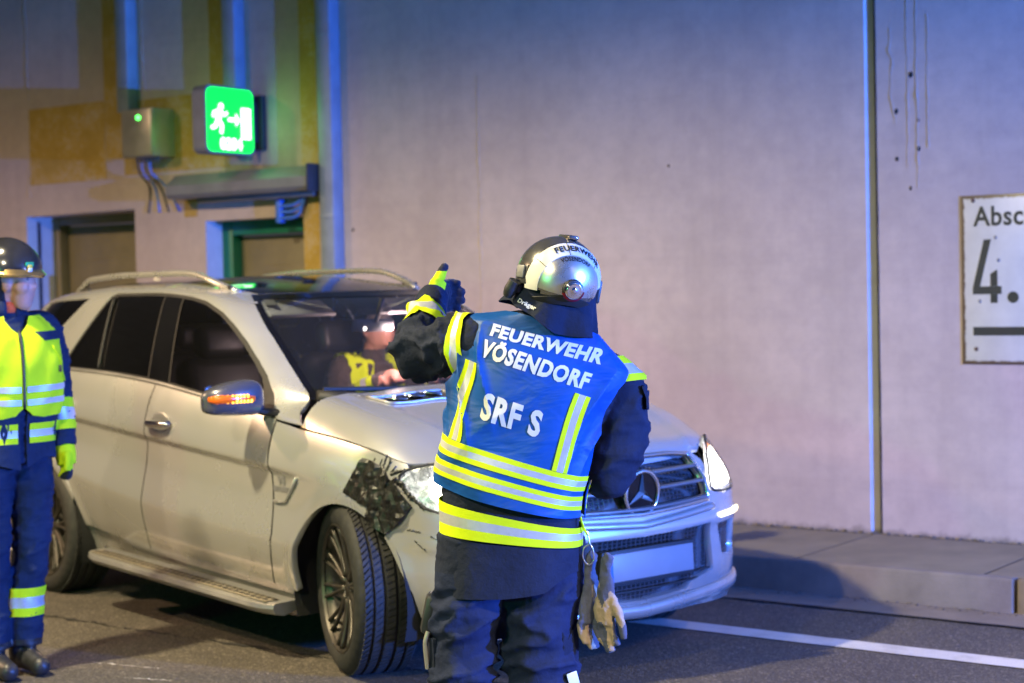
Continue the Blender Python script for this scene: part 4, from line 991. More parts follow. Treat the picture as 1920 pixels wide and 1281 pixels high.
def step_part(sd):
    prof = [(y, z) for y, z in sec]; n = len(prof); xs = np.linspace(-0.90, 0.90, 30); V = []; F = []
    for x in xs:
        k = 1 - 0.55 * sstep(0.80, 0.90, abs(x)); dz = -0.024 * x / 0.9
        for y, z in prof: V.append((x, -(y if y < 0 else y * k), z + dz))
    for i in range(len(xs) - 1):
        for j in range(n): F.append((i * n + j, i * n + (j + 1) % n, (i + 1) * n + (j + 1) % n, (i + 1) * n + j))
    F += [tuple(range(n)), tuple(range((len(xs) - 1) * n, len(xs) * n))[::-1]]
    return V, F
V, F = step_part(1); o = mobj('board', V, F, M['satin'], stp); o.data.set_sharp_from_angle(angle=math.radians(40))
M['nub'] = simple('tread_rubber', (0.03, 0.027, 0.022), 0.75); M['tread'] = simple('step_tread', (0.30, 0.26, 0.20), 0.5, 0.4, 0.15, 20)
boxo('tread', (0.0, -0.008, 0.0365), (1.70, 0.075, 0.004), M['tread'], stp, 0.001, Matrix.Rotation(math.radians(1.53), 3, 'Y'))
base = None
for k in range(34):
    for r in range(2):
        x = -0.82 + 0.0495 * k + (0.025 if r else 0)
        if base is None:
            bm = bmesh.new(); box_bm(bm, (0, 0, 0), (0.030, 0.016, 0.006), None, 0.002, 1); base = o = bmobj('rubber_nub', bm, M['nub'], stp)
        else: o = base.copy(); link(o, stp)
        o.location = (x, -0.024 + 0.034 * r, 0.0395 - 0.0267 * x)
ol = stp.copy(); link(ol, car); ol.location.y *= -1; ol.rotation_euler = (0, 0, PI)
o2 = stp.children[0].copy(); link(o2, ol)
# door mirror
def door_mirror(sd):
    mr = bpy.data.objects.new('door_mirror', None); link(mr, car); mr.location = (-0.64, -1.055 * sd, 1.172); mr.scale = (1.15, 1.18, 0.95)
    prof = []
    V = []; F = []; n = 20; rings = []
    for k, (y, rx, rz, cx_, cz_) in enumerate([(0.115, 0.018, 0.035, 0.0, -0.035), (0.105, 0.05, 0.075, 0.0, -0.010), (0.07, 0.065, 0.088, 0.0, 0.0), (0.0, 0.072, 0.086, 0.0, 0.0), (-0.06, 0.066, 0.076, -0.008, -0.006), (-0.10, 0.050, 0.062, -0.020, -0.014), (-0.118, 0.028, 0.046, -0.030, -0.018), (-0.124, 0.008, 0.03, -0.034, -0.02)]):
        for j in range(n):
            a = 2 * PI * j / n; c_, s_ = math.cos(a), math.sin(a); e = 0.75
            V.append((cx_ + rx * math.copysign(abs(c_) ** e, c_), y * sd, cz_ + rz * math.copysign(abs(s_) ** e, s_)))
    for i in range(7):
        for j in range(n): F.append((i * n + j, i * n + (j + 1) % n, (i + 1) * n + (j + 1) % n, (i + 1) * n + j))
    F += [tuple(range(n)), tuple(range(7 * n, 8 * n))[::-1]]
    h = mobj('mirror_housing', V, F, M['mirrorcap'], mr)
    md_ = h.modifiers.new('s', 'SUBSURF'); md_.levels = 1; md_.render_levels = 2
    boxo('mirror_glass', (-0.074, -0.005 * sd, 0.0), (0.006, 0.17, 0.11), M['chrome'], mr, 0.01)
    tubeo('mirror_arm', [(0.0, 0.08 * sd, -0.055), (0.02, 0.12 * sd, -0.075), (0.04, 0.17 * sd, -0.085)], [0.028, 0.024, 0.03], M['rubber'], mr, 10, (0.8, 1.4))
    sg_ = mr
    for r in range(2):
        for j in range(9):
            y = -0.095 + 0.0155 * j + (0.0 if r else 0.0); 
            if r == 1 and j > 7: continue
            x = 0.071 - 0.9 * max(0, -y - 0.035) ** 1.35 * 2.0; z = -0.010 + 0.019 * r - (0 if r else 0.0)
            o = boxo('led', (x + 0.002, y * sd, z * 1.25), (0.010, 0.0085, 0.015), M['orangehot'] if j > 1 else M['orange'], sg_, 0.002)
    V, F = tube_geo([(0.040 - 0.03, -0.121 * sd, 0.0), (0.035, -0.108 * sd, 0.0), (0.058, -0.085 * sd, 0.0), (0.068, -0.05 * sd, 0.0), (0.0725, 0.0, 0.0), (0.073, 0.045 * sd, -0.004)], [0.010, 0.019, 0.019, 0.018, 0.018, 0.012], 8, (1.0, 0.35), (0, 0, 1)); mobj('turn_signal', V, F, M['orangelens'], sg_)
M['mirrorcap'] = simple('shaded_silver_cap', (0.075, 0.075, 0.095), 0.25, 0.2, 0.06, 6, coat=0.8); M['orangelens'] = simple('amber_lens', (0.65, 0.12, 0.01), 0.2, 0, 0.1, 20, emis=(1.0, 0.13, 0.0), emit=0.35)  # silver mirror cap with its bluish shade put into the base colour
door_mirror(1); door_mirror(-1)
# ---- damaged wing: crumpled tape, scuffs
def crumple(name, poly, off, seed, amp):
    V, F, N = patch_geo(poly, BFm, 0.017, off=off, centre=(-1.6, 0, 0.6))
    V = np.array(V); N = np.array(N); d = fbm(V, 11, 3, seed)
    V = V + N * (np.abs(d)[:, None] * amp)
    return mobj(name, V, F, M['tape'], fen[0], smooth=False)
crumple('tape', [(0.148, 0.905), (0.163, 0.938), (0.215, 0.930), (0.262, 0.915), (0.300, 0.895), (0.345, 0.855), (0.30, 0.80), (0.235, 0.742), (0.17, 0.752), (0.065, 0.79), (0.10, 0.85)], 0.004, 3.0, 0.030)
crumple('tape', [(0.215, 0.85), (0.30, 0.862), (0.362, 0.855), (0.41, 0.81), (0.466, 0.762), (0.40, 0.69), (0.325, 0.636), (0.27, 0.66), (0.225, 0.668), (0.222, 0.74)], 0.012, 8.0, 0.030)
for k, (s0, z0, s1, z1, w) in enumerate([(0.262, 0.915, 0.270, 0.940, 0.003), (0.285, 0.905, 0.292, 0.958, 0.005), (0.302, 0.895, 0.318, 0.935, 0.006), (0.312, 0.925, 0.306, 0.955, 0.003), (0.222, 0.93, 0.226, 0.944, 0.0025), (0.33, 0.885, 0.352, 0.915, 0.004), (0.33, 0.88, 0.40, 0.90, 0.008), (0.35, 0.865, 0.42, 0.83, 0.014), (0.40, 0.84, 0.46, 0.785, 0.012), (0.44, 0.81, 0.52, 0.75, 0.009), (0.47, 0.62, 0.53, 0.58, 0.003), (0.60, 0.57, 0.68, 0.565, 0.004), (0.62, 0.585, 0.66, 0.58, 0.003), (0.55, 0.64, 0.58, 0.63, 0.003), (0.43, 0.66, 0.50, 0.655, 0.003)]):
    n = 12; ss = np.linspace(s0, s1, n) + 0.008 * np.array([mnoise.noise(Vector((i * 0.7, k, 0))) for i in range(n)]); zz = np.linspace(z0, z1, n) + 0.006 * np.array([mnoise.noise(Vector((i * 0.7, k, 9))) for i in range(n)])
    P = BFm(ss, zz); n_ = np.array([0.4, -0.9, 0.1]); 
    V, F = tube_geo(P + n_ * 0.002, w * (0.4 + 0.9 * np.abs(np.sin(np.arange(n) * 1.9 + k))), 5, (1.0, 0.4)); mobj('scrape', V, F, M['tape'], fen[0], smooth=False)
# ---- wheels
TYR, TYW = 0.372, 0.285
def wheel(name, x, y, sd, steer, rot):
    w = bpy.data.objects.new(name, None); link(w, car); w.location = (x, y, TYR - 0.004); w.rotation_euler = (0, 0, steer)
    h = TYW / 2
    # tyre profile: bead, sidewall, shoulder, tread with circumferential grooves
    prof = [(0.272, -h + 0.035), (0.278, -h + 0.012), (0.305, -h), (0.335, -h + 0.003), (0.355, -h + 0.016), (0.366, -h + 0.034)]
    gro = [-0.075, -0.028, 0.028, 0.075]; y0 = -h + 0.036
    for gy in gro: prof += [(0.3705 - 0.03 * gy * gy, gy - 0.006), (0.362, gy - 0.0045), (0.362, gy + 0.0045), (0.3705 - 0.03 * gy * gy, gy + 0.006)]
    prof += [(0.366, h - 0.034), (0.355, h - 0.016), (0.335, h - 0.003), (0.305, h), (0.278, h - 0.012), (0.272, h - 0.035)]
    V, F = lathe_geo(prof, 96, 'y'); ty = mobj('tyre', V, F, M['tyre'], w); ty.data.set_sharp_from_angle(angle=math.radians(32))
    # slanted tread blocks, joined
    parts = []
    for k in range(84):
        a = 2 * PI * k / 84
        for side in (-1, 1):
            for (ya, yb, sk) in ((0.036, 0.068, 0.05), (0.083, 0.112, 0.07), (-0.018, 0.018, 0.03)):
                if side == 1 and ya < 0: continue
                q = []
                for rr in (0.366, 0.3745):
                    for (yy, da) in ((ya, -0.026), (yb, -0.026), (yb, 0.026), (ya, 0.026)):
                        f = (yy - ya) / (yb - ya) - 0.5; aa = a + da + side * sk * f + (0.037 if side > 0 else 0); q.append((rr * math.cos(aa), yy * side, rr * math.sin(aa)))
                parts.append((q, [(4, 5, 6, 7), (0, 1, 5, 4), (1, 2, 6, 5), (2, 3, 7, 6), (3, 0, 4, 7)]))
    V, F = join_geo(parts); tb = mobj('tread_blocks', V, F, M['tyre'], w, smooth=False); tb['kind'] = 'stuff'
    bm_ = bmesh.new(); bm_.from_mesh(tb.data); bmesh.ops.recalc_face_normals(bm_, faces=bm_.faces[:]); bm_.to_mesh(tb.data); bm_.free()
    # rim: barrel, lip, spokes, hub
    o = -1 * sd                                                    # outboard direction along y
    prof = [(0.262, o * (-h + 0.03)), (0.245, o * (-h + 0.05)), (0.245, o * (h - 0.06)), (0.258, o * (h - 0.035)), (0.274, o * (h - 0.022)), (0.278, o * (h - 0.010)), (0.270, o * (h - 0.008)), (0.262, o * (h - 0.020))]
    V, F = lathe_geo(prof, 64, 'y'); rm = mobj('rim', V, F, M['rim'], w); rm.data.set_sharp_from_angle(angle=math.radians(40))
    for k in range(10):
        for dlt in (-0.105, 0.105):
            a = rot + 2 * PI * k / 10; a1 = a + dlt
            p0 = np.array([0.052 * math.cos(a + dlt * 0.5), o * (h - 0.060), 0.052 * math.sin(a + dlt * 0.5)]); pm = np.array([0.15 * math.cos(a + dlt * 0.75), o * (h - 0.050), 0.15 * math.sin(a + dlt * 0.75)]); p1 = np.array([0.262 * math.cos(a1), o * (h - 0.026), 0.262 * math.sin(a1)])
            V, F = tube_geo(catmull([p0, pm, p1], 4), [0.014, 0.012, 0.0105, 0.0095, 0.009, 0.009, 0.0095, 0.0105, 0.012], 6, (1.2, 0.85), (0, 1, 0)); mobj('spoke', V, F, M['rim'], w)
    V, F = lathe_geo([(0.0, o * (h - 0.048)), (0.03, o * (h - 0.05)), (0.033, o * (h - 0.055)), (0.062, o * (h - 0.058)), (0.070, o * (h - 0.075)), (0.070, o * 0.02)], 32, 'y'); mobj('hub', V, F, M['rim'], w)
    for k in range(5):
        a = 2 * PI * k / 5; cylo('wheel_bolt', (0.048 * math.cos(a), o * (h - 0.060), 0.048 * math.sin(a)), (0.048 * math.cos(a), o * (h - 0.052), 0.048 * math.sin(a)), 0.008, M['satin'], w, n=6)
    V, F = lathe_geo([(0.06, o * 0.03), (0.19, o * 0.03), (0.19, o * 0.0), (0.06, o * 0.0)], 40, 'y'); mobj('brake_disc', V, F, M['steel'], w)
    return w
wheel('front_wheel', 0.0, -0.805, 1, math.radians(-19.5), 0.2); wheel('front_wheel', 0.0, 0.805, -1, math.radians(-19.5), 0.5)
wheel('rear_wheel', -2.915, -0.812, 1, 0, 0.1); wheel('rear_wheel', -2.915, 0.812, -1, 0, 0.4)
for xa in (0.02, -2.92):
    for sd in (1, -1):
        V = []; F = []; n = 28
        for k in range(n + 1):
            a = math.radians(-20 + 220 * k / n)
            for y in (-0.92, -0.5): V.append((xa + 0.425 * math.cos(a), y * sd, 0.345 + 0.425 * math.sin(a)))
        for k in range(n): F.append((2 * k, 2 * k + 1, 2 * k + 3, 2 * k + 2))
        b = len(V); V += [(xa, -0.5 * sd, 0.345)]; F += [(b, 2 * k + 1, 2 * k + 3) for k in range(n)]
        mobj('arch_liner', V, F, M['liner'], car)
boxo('underbody', (-1.45, 0, 0.31), (4.2, 1.0, 0.18), M['liner'], car, 0.03)
boxo('underbody', (-1.45, 0, 0.31), (1.9, 1.7, 0.15), M['liner'], car, 0.03)
# ---- cabin
boxo('cabin_floor', (-1.85, 0, 0.62), (3.2, 1.62, 0.06), M['leather'], car, 0.01)
boxo('bulkhead', (-3.3, 0, 1.0), (0.05, 1.5, 0.9), M['leather'], car, 0.01)
patch('headliner', [(-0.93, -1.40), (-0.93, -3.35), (0.93, -3.35), (0.93, -1.40)], RF, M['headliner'], car, step=0.2, off=-0.035)
V, F = tube_geo([(-0.62, -0.80, 1.02), (-0.60, -0.4, 1.06), (-0.58, 0, 1.07), (-0.60, 0.4, 1.07), (-0.62, 0.80, 1.02)], 0.16, 14, (0.5, 1.5)); mobj('dashboard', V, F, M['leather'], car)
for y in (-0.78, 0.78):
    V = [(-0.6, y, 0.65), (-1.62, y, 0.65), (-1.62, y, 1.18), (-0.6, y, 1.07), (-1.62, y, 0.65), (-2.8, y, 0.65), (-2.8, y, 1.22), (-1.62, y, 1.18)]
    mobj('door_trim', V, [(0, 1, 2, 3), (4, 5, 6, 7)], M['leather'], car, smooth=False)
def soft_box(name, c, s, mat, parent, rot=None, bev=0.05):
    o = boxo(name, (0, 0, 0), s, mat, parent, min(bev, min(s) * 0.45), None, 4); o.location = c
    if rot: o.rotation_euler = rot
    return o
for y in (-0.38, 0.38):
    se = bpy.data.objects.new('front_seat', None); link(se, car); se.location = (-1.55, y, 0.65)
    soft_box('seat_cushion', (0.0, 0, 0.10), (0.55, 0.52, 0.20), M['leather'], se, None, 0.07)
    soft_box('seat_back', (-0.32, 0, 0.36), (0.17, 0.50, 0.60), M['leather'], se, (0, math.radians(-12), 0), 0.07)
    soft_box('headrest', (-0.36, 0, 0.735), (0.12, 0.30, 0.19), M['leather'], se, (0, math.radians(-8), 0), 0.055)
    for dy in (-0.065, 0.065): cylo('headrest_post', (-0.365, dy, 0.55), (-0.36, dy, 0.68), 0.008, M['chrome'], se, n=10)
rs = bpy.data.objects.new('rear_seat', None); link(rs, car); rs.location = (-2.55, 0, 0.65)
soft_box('seat_back', (-0.2, 0, 0.35), (0.18, 1.35, 0.62), M['leather'], rs, (0, math.radians(-14), 0), 0.07)
for y in (-0.42, 0.0, 0.42): soft_box('headrest', (-0.27, y, 0.74), (0.10, 0.27, 0.15), M['leather'], rs, None, 0.045)
# steering wheel, mirror, visors
V, F = tube_geo([(-1.20 + 0.19 * 0.40 * math.cos(a), 0.37 + 0.19 * math.sin(a), 1.06 + 0.19 * 0.917 * math.cos(a)) for a in np.linspace(0, 2 * PI, 41)], 0.015, 8, caps=False); swl = mobj('steering_wheel', V, F, M['leather'], car)
tubeo('spoke', [(-1.20, 0.19, 1.06), (-1.21, 0.37, 1.05), (-1.20, 0.55, 1.06)], [0.015, 0.05, 0.015], M['leather'], swl, 8, (1, 0.5))
M['visor'] = simple('grey_visor', (0.42, 0.42, 0.44), 0.6, 0, 0.08, 10)
soft_box('inner_mirror', (-1.07, 0.02, 1.462), (0.035, 0.27, 0.065), M['visor'], car, (0, math.radians(8), math.radians(8)), 0.02)
cylo('mirror_stem', (-1.05, 0.02, 1.48), (-0.98, 0.02, 1.60), 0.012, M['rubber'], car)
soft_box('sun_visor', (-1.20, -0.36, 1.555), (0.14, 0.46, 0.022), M['visor'], car, (0, math.radians(30), math.radians(12)), 0.010)
soft_box('sun_visor', (-1.20, 0.36, 1.555), (0.14, 0.46, 0.022), M['visor'], car, (0, math.radians(30), math.radians(-12)), 0.010)
soft_box('roof_console', (-1.12, 0.0, 1.575), (0.20, 0.22, 0.05), M['rubber'], car, (0, math.radians(25), 0), 0.02)
V, F, N = patch_geo([(-0.925, 0.845), (-0.84, 0.845), (-0.84, 0.93), (-0.925, 0.93)], WS, 0.05, off=-0.006, centre=(-1.6, 0, 0.6)); mobj('toll_sticker', V, F, M['platew'], car)
for y in (-0.05, 0.09):
    bm = bmesh.new(); bmesh.ops.create_icosphere(bm, subdivisions=2, radius=0.011); bmesh.ops.transform(bm, matrix=Matrix.Translation((-1.05, y, 1.448)), verts=bm.verts[:]); bmobj('reading_light', bm, M['readl'], car, smooth=True)
rl_ = add_light('reading_lamp', 'POINT', (0, 0, 0), 17.0, (1.0, 0.66, 0.62), None, 0.03); rl_.parent = car; rl_.location = (-1.09, 0.16, 1.43)
# ------------------------------------------------------------------ people: helpers
def fabric(name, base, var=0.25, rough=0.85, sheen=0.15, weave=900, fold=0.5):
    t = NT(name); c = t.coord(); a = t.noise(c, weave, 2, 0.6); b = t.noise(c, 9, 5, 0.6); d = t.noise(c, 38, 4, 0.6)
    lo = tuple(x * (1 - var) for x in base); hi = tuple(min(1, x * (1 + var)) for x in base)
    t.set(base=t.ramp(b, [(0.3, lo), (0.7, hi)]), rough=rough, sheen=sheen)
    b1 = t.node('ShaderNodeBump'); b1.inputs['Strength'].default_value = 0.25; b1.inputs['Distance'].default_value = 0.002; t.ln(a, b1.inputs['Height'])
    t.p.inputs['Specular IOR Level'].default_value = 0.2
    t.bump(d, fold, 0.008, b1.outputs[0]); return t.m
M['navy'] = fabric('navy_cloth', (0.014, 0.019, 0.039), 0.25, 0.85, 0.0); M['trouser'] = fabric('trouser_cloth', (0.014, 0.021, 0.052), 0.25, 0.85, 0.0); M['bluesuit'] = fabric('blue_cloth', (0.013, 0.023, 0.052), 0.25, 0.85, 0.0)
t = NT('blue_vest_cloth'); c = t.coord(); n1 = t.noise(c, 6, 4, 0.6); n2 = t.noise(t.coord((4, 4, 11), (0, math.radians(38), 0)), 1.0, 3, 0.5, 0.5); n3 = t.noise(c, 900, 2)
t.set(base=t.ramp(n1, [(0.3, (0.0022, 0.064, 0.28)), (0.7, (0.0028, 0.080, 0.34))]), rough=0.5); t.p.inputs['Specular IOR Level'].default_value = 0.3
b1 = t.node('ShaderNodeBump'); b1.inputs['Strength'].default_value = 0.15; b1.inputs['Distance'].default_value = 0.002; t.ln(n3, b1.inputs['Height']); t.bump(n2, 0.45, 0.04, b1.outputs[0]); M['vestblue'] = t.m
M['fluo'] = fabric('fluorescent_yellow', (0.66, 0.82, 0.010), 0.05, 0.9, 0.0, 700, 0.15)
M['reflex'] = simple('reflective_silver', (0.50, 0.50, 0.49), 0.40, 0.25, 0.06, 60, 0.2, 900)
M['print'] = simple('white_print', (0.66, 0.66, 0.62), 0.55, 0.05, 0.05, 60)
M['skin'] = simple('skin', (0.50, 0.25, 0.18), 0.5, 0, 0.12, 18, 0.3, 160, sss=0.1); M['hair'] = simple('grey_hair', (0.12, 0.10, 0.09), 0.7, 0, 0.3, 60)
M['glovedark'] = fabric('dark_glove', (0.014, 0.016, 0.03)); M['boot'] = simple('boot_leather', (0.02, 0.02, 0.022), 0.45, 0, 0.3, 30, 0.3, 90)
M['glovetan'] = fabric('tan_leather', (0.40, 0.29, 0.19), 0.2, 0.7, 0.05); M['glovegrey'] = fabric('grey_glove_cloth', (0.085, 0.09, 0.13), 0.15)
M['orangecloth'] = fabric('orange_collar', (0.75, 0.11, 0.03)); M['zip'] = simple('zip', (0.03, 0.03, 0.03), 0.5)
t = NT('helmet_chrome'); c = t.coord(); nz = t.noise(c, 12, 5, 0.6); t.set(base=t.ramp(nz, [(0.3, (0.60, 0.57, 0.50)), (0.7, (0.74, 0.70, 0.62))]), metal=0.85, rough=t.ramp(nz, [(0.3, 0.24), (0.7, 0.38)])); M['hchrome'] = t.m
M['hdark'] = simple('helmet_dark', (0.30, 0.29, 0.27), 0.20, 0.85, 0.15, 8, rvar=0.08); M['hwhite'] = simple('helmet_white_band', (0.70, 0.67, 0.60), 0.35, 0, 0.06, 20)
M['hgold'] = simple('helmet_gold_rim', (0.62, 0.44, 0.18), 0.2, 0.9, 0.1, 20)

def fuse(name, parts, voxel, mats, parent, mat_fn=None, disp=None, smooth=3, lam=0.5):
    V, F = join_geo(parts)
    me = bpy.data.meshes.new('tmp'); me.from_pydata(V, [], F); me.update()
    bm = bmesh.new(); bm.from_mesh(me); bmesh.ops.recalc_face_normals(bm, faces=bm.faces[:]); bm.to_mesh(me); bm.free()
    o = bpy.data.objects.new('tmp', me); COL.objects.link(o)
    md = o.modifiers.new('r', 'REMESH'); md.mode = 'VOXEL'; md.voxel_size = voxel
    dg = bpy.context.evaluated_depsgraph_get(); dg.update()
    m2 = bpy.data.meshes.new_from_object(o.evaluated_get(dg)); bpy.data.objects.remove(o); bpy.data.meshes.remove(me)
    n = len(m2.vertices); P = np.empty(n * 3); m2.vertices.foreach_get('co', P); P = P.reshape(-1, 3)
    E = np.empty(len(m2.edges) * 2, dtype=np.int64); m2.edges.foreach_get('vertices', E); E = E.reshape(-1, 2)
    deg = np.bincount(E.ravel(), minlength=n).astype(float)[:, None]; deg[deg == 0] = 1
    def lap(Q):
        S = np.zeros_like(Q); np.add.at(S, E[:, 0], Q[E[:, 1]]); np.add.at(S, E[:, 1], Q[E[:, 0]]); return S / deg - Q
    for _ in range(smooth):
        P = P + lam * lap(P); P = P - (lam + 0.03) * lap(P) * 0.85
    m2.vertices.foreach_set('co', P.ravel()); m2.update()
    if disp is not None:
        N = np.empty(n * 3); m2.vertices.foreach_get('normal', N); N = N.reshape(-1, 3)
        P = P + N * disp(P, N)[:, None]
        m2.vertices.foreach_set('co', P.ravel()); m2.update()
    m2.materials.clear()
    for m in mats: m2.materials.append(m)
    if mat_fn is not None:
        k = len(m2.polygons); Cn = np.empty(k * 3); m2.polygons.foreach_get('center', Cn); m2.polygons.foreach_set('material_index', mat_fn(Cn.reshape(-1, 3)).astype(np.int32))
    m2.polygons.foreach_set('use_smooth', np.ones(len(m2.polygons), dtype=bool)); m2.name = name
    ob = bpy.data.objects.new(name, m2); link(ob, parent)
    return ob

def tri_noise(P, A, seed, octv=3):
    """noise in a stretched frame: A is a 3x3 that maps metres to noise space"""
    Q = np.asarray(P) @ np.asarray(A, float).T + seed
    return np.array([mnoise.fractal(Vector(q), 0.9, 2.0, octv) for q in Q])
def ridged(x, w=0.35): return np.exp(-np.abs(x) / w)

def limb(path, radii, n=20, flat=(1, 1), sub=6, up=None):
    p = catmull(path, sub); r = np.interp(np.linspace(0, 1, len(p)), np.linspace(0, 1, len(radii)), radii)
    # rounded ends
    return tube_geo(p, r, n, flat, up)
def ball(c, r, n=14):
    bm = bmesh.new(); bmesh.ops.create_uvsphere(bm, u_segments=n, v_segments=n // 2 + 2, radius=1)
    r = (r, r, r) if not hasattr(r, '__len__') else r
    V = [(c[0] + v.co.x * r[0], c[1] + v.co.y * r[1], c[2] + v.co.z * r[2]) for v in bm.verts]; bm.verts.index_update(); F = [tuple(v.index for v in f.verts) for f in bm.faces]; bm.free(); return V, F

class Torso:
    """rings: v, centre x, y, z, tilt (deg, + = right side up), yaw (deg), half width, half depth"""
    def __init__(s, rings, expo=2.5, wr=None):
        R = np.array(rings, float); s.v = R[:, 0]; s.f = [_spl(R[:, 0], R[:, i]) for i in range(1, 8)]; s.e = expo; s.wr = wr
    def frame(s, v):
        cx_, cy_, cz_, ti, ya, a, b = [f(v) for f in s.f]; ti = np.radians(ti); ya = np.radians(ya)
        Rx = np.stack([np.cos(ti) * np.cos(ya), np.cos(ti) * np.sin(ya), np.sin(ti)], -1); Bk = np.stack([np.sin(ya), -np.cos(ya), 0 * ya], -1)
        return np.stack([cx_, cy_, cz_], -1), Rx, Bk, a, b
    def __call__(s, th, v, off=0.0):
        """th = 0 at the back, + towards the figure's right"""
        th = np.asarray(th, float); v = np.asarray(v, float) + 0 * th
        c, Rx, Bk, a, b = s.frame(v); p = 2 / s.e
        sn, cs = np.sin(th), np.cos(th)
        o = off + (s.wr(th, v) if s.wr is not None else 0)
        X = (a + o) * np.sign(sn) * np.abs(sn) ** p; Y = (b + o) * np.sign(cs) * np.abs(cs) ** p
        return c + Rx * X[..., None] + Bk * Y[..., None]
    def theta(s, u, v):
        """arc length along the ring (metres from the spine) -> angle"""
        u = np.asarray(u, float); v = np.asarray(v, float) + 0 * u; out = np.empty(u.shape)
        tt = np.linspace(-PI, PI, 241)
        keys = np.round(v, 3)
        for k in np.unique(keys):
            m = keys == k; P = s(tt, np.full(241, k)); L = np.concatenate([[0], np.cumsum(np.linalg.norm(np.diff(P, axis=0), axis=1))]); L -= np.interp(0, tt, L)
            out[m] = np.interp(u[m], L, tt)
        return out
    def uv(s, off):
        return lambda u, v: s(s.theta(u, v), v, off)
    def geo(s, n=40, m=24, off=0.0):
        vv = np.linspace(s.v[0], s.v[-1], m); V = []; F = []
        for v in vv: V += [tuple(q) for q in s(np.linspace(-PI, PI, n, endpoint=False), np.full(n, v), off)]
        for i in range(m - 1):
            for j in range(n): F.append((i * n + j, i * n + (j + 1) % n, (i + 1) * n + (j + 1) % n, (i + 1) * n + j))
        F += [tuple(range(n)), tuple(range((m - 1) * n, m * n))[::-1]]
        return V, F

def sheet(name, poly, mapf, mat, parent, step=0.02, centre=(0, 0, 1.0), thick=0.003, stepv=None, edge=None):
    V, F, N = patch_geo(poly, mapf, step, (), thick, 0.0, stepv, centre)
    return mobj(name, V, F, mat, parent, normals=N)

def bands(name, tors, u0, u1, vs_, off, parent, cols, centre, ang=True, step=0.022, flat=False):
    """a sewn on tape: rows of sheets between consecutive heights"""
    o0 = None
    for k, (a, b, mt) in enumerate(zip(vs_[:-1], vs_[1:], cols)):
        o = sheet(name if o0 is None else ('reflective_strip' if mt is M['reflex'] else 'edge_strip'), [(u0, a), (u1, a), (u1, b), (u0, b)], (lambda t_, v_: tors(t_, v_, off)), mt, parent if (o0 is None or flat) else o0, step * 3.2, centre, 0.002, stepv=0.012)
        if o0 is None: o0 = o
    return o0

def wrap_band(name, bvh, p0, p1, R, cuts, cols, off, parent, n=40, jig=0.0, arc_=(0, 2 * PI), ref=(0, 0, 1)):
    """tape round a limb: rays from outside towards the axis p0-p1 find the cloth"""
    p0, p1 = np.array(p0, float), np.array(p1, float); ax = (p1 - p0); L = np.linalg.norm(ax); ax /= L
    ref = np.array(ref, float)
    a = ref - ax * (ref @ ax); a /= np.linalg.norm(a); b = np.cross(ax, a)
    root = None
    for (c0, c1), mt in zip(zip(cuts[:-1], cuts[1:]), cols):
        V = []; F = []; rows = 3; w = np.linspace(arc_[0], arc_[1], n + 1)
        for r in range(rows):
            tt = c0 + (c1 - c0) * r / (rows - 1)
            for q in w:
                d = a * math.cos(q) + b * math.sin(q); c = p0 + ax * L * (tt + jig * math.sin(q * 2 + 1))
                hit = bvh.ray_cast(Vector(c + d * R), Vector(-d), R * 2)
                V.append(tuple(np.array(hit[0]) + d * off) if hit[0] is not None else tuple(c + d * R * 0.6))
        m = n + 1
        for r in range(rows - 1):
            for k in range(n): F.append((r * m + k, r * m + k + 1, (r + 1) * m + k + 1, (r + 1) * m + k))
        o = mobj(name if root is None else ('reflective_strip' if mt is M['reflex'] else 'edge_strip'), V, F, mt, parent if root is None else root)
        root = root or o
    return root
def bvh_of(o):
    me = o.data; return BVHTree.FromPolygons([v.co.copy() for v in me.vertices], [tuple(p.vertices) for p in me.polygons])
FLW = [M['fluo'], M['reflex'], M['fluo']]

# ------------------------------------------------------------------ the firefighter seen from behind
p1 = empty('person', (0, 5.40, 0), 0, 'firefighter seen from behind in blue vest and helmet raising a gloved hand', 'person')
rings1 = [(0.00, -0.024, 0.0, 0.735, 3, -6, 0.214, 0.146), (0.16, -0.014, 0.0, 0.880, -8, -8, 0.217, 0.148), (0.30, -0.016, 0.0, 1.000, -15, -10, 0.224, 0.146), (0.45, 0.014, 0.002, 1.135, -17, -11, 0.222, 0.144), (0.60, 0.052, 0.010, 1.280, -19, -11, 0.238, 0.142),
          (0.72, 0.092, 0.020, 1.398, -20, -10, 0.262, 0.132), (0.80, 0.113, 0.028, 1.456, -20, -8, 0.258, 0.106), (0.86, 0.126, 0.024, 1.503, -18, -6, 0.178, 0.084), (0.91, 0.138, 0.014, 1.550, -14, -4, 0.088, 0.074)]
T1 = Torso(rings1)
lsh, lel, lwr = (-0.12, 0.035, 1.462), (-0.312, 0.17, 1.432), (-0.272, 0.395, 1.590)
rsh, rel, rwr = (0.325, 0.035, 1.315), (0.300, 0.020, 1.050), (0.225, 0.30, 1.035)
parts = [T1.geo(44, 30)]
parts.append(limb([(0.0, 0.035, 1.46), lsh, (-0.23, 0.105, 1.455), lel], [0.09, 0.094, 0.086, 0.086])); parts.append(ball(lel, 0.085)); parts.append(limb([lel, (-0.30, 0.27, 1.50), lwr], [0.084, 0.070, 0.054])); 
parts.append(limb([(0.24, 0.03, 1.37), rsh, (0.332, 0.02, 1.17), rel], [0.085, 0.092, 0.094, 0.086])); parts.append(ball(rel, 0.084)); parts.append(limb([rel, (0.285, 0.15, 1.035), rwr], [0.083, 0.070, 0.06]))
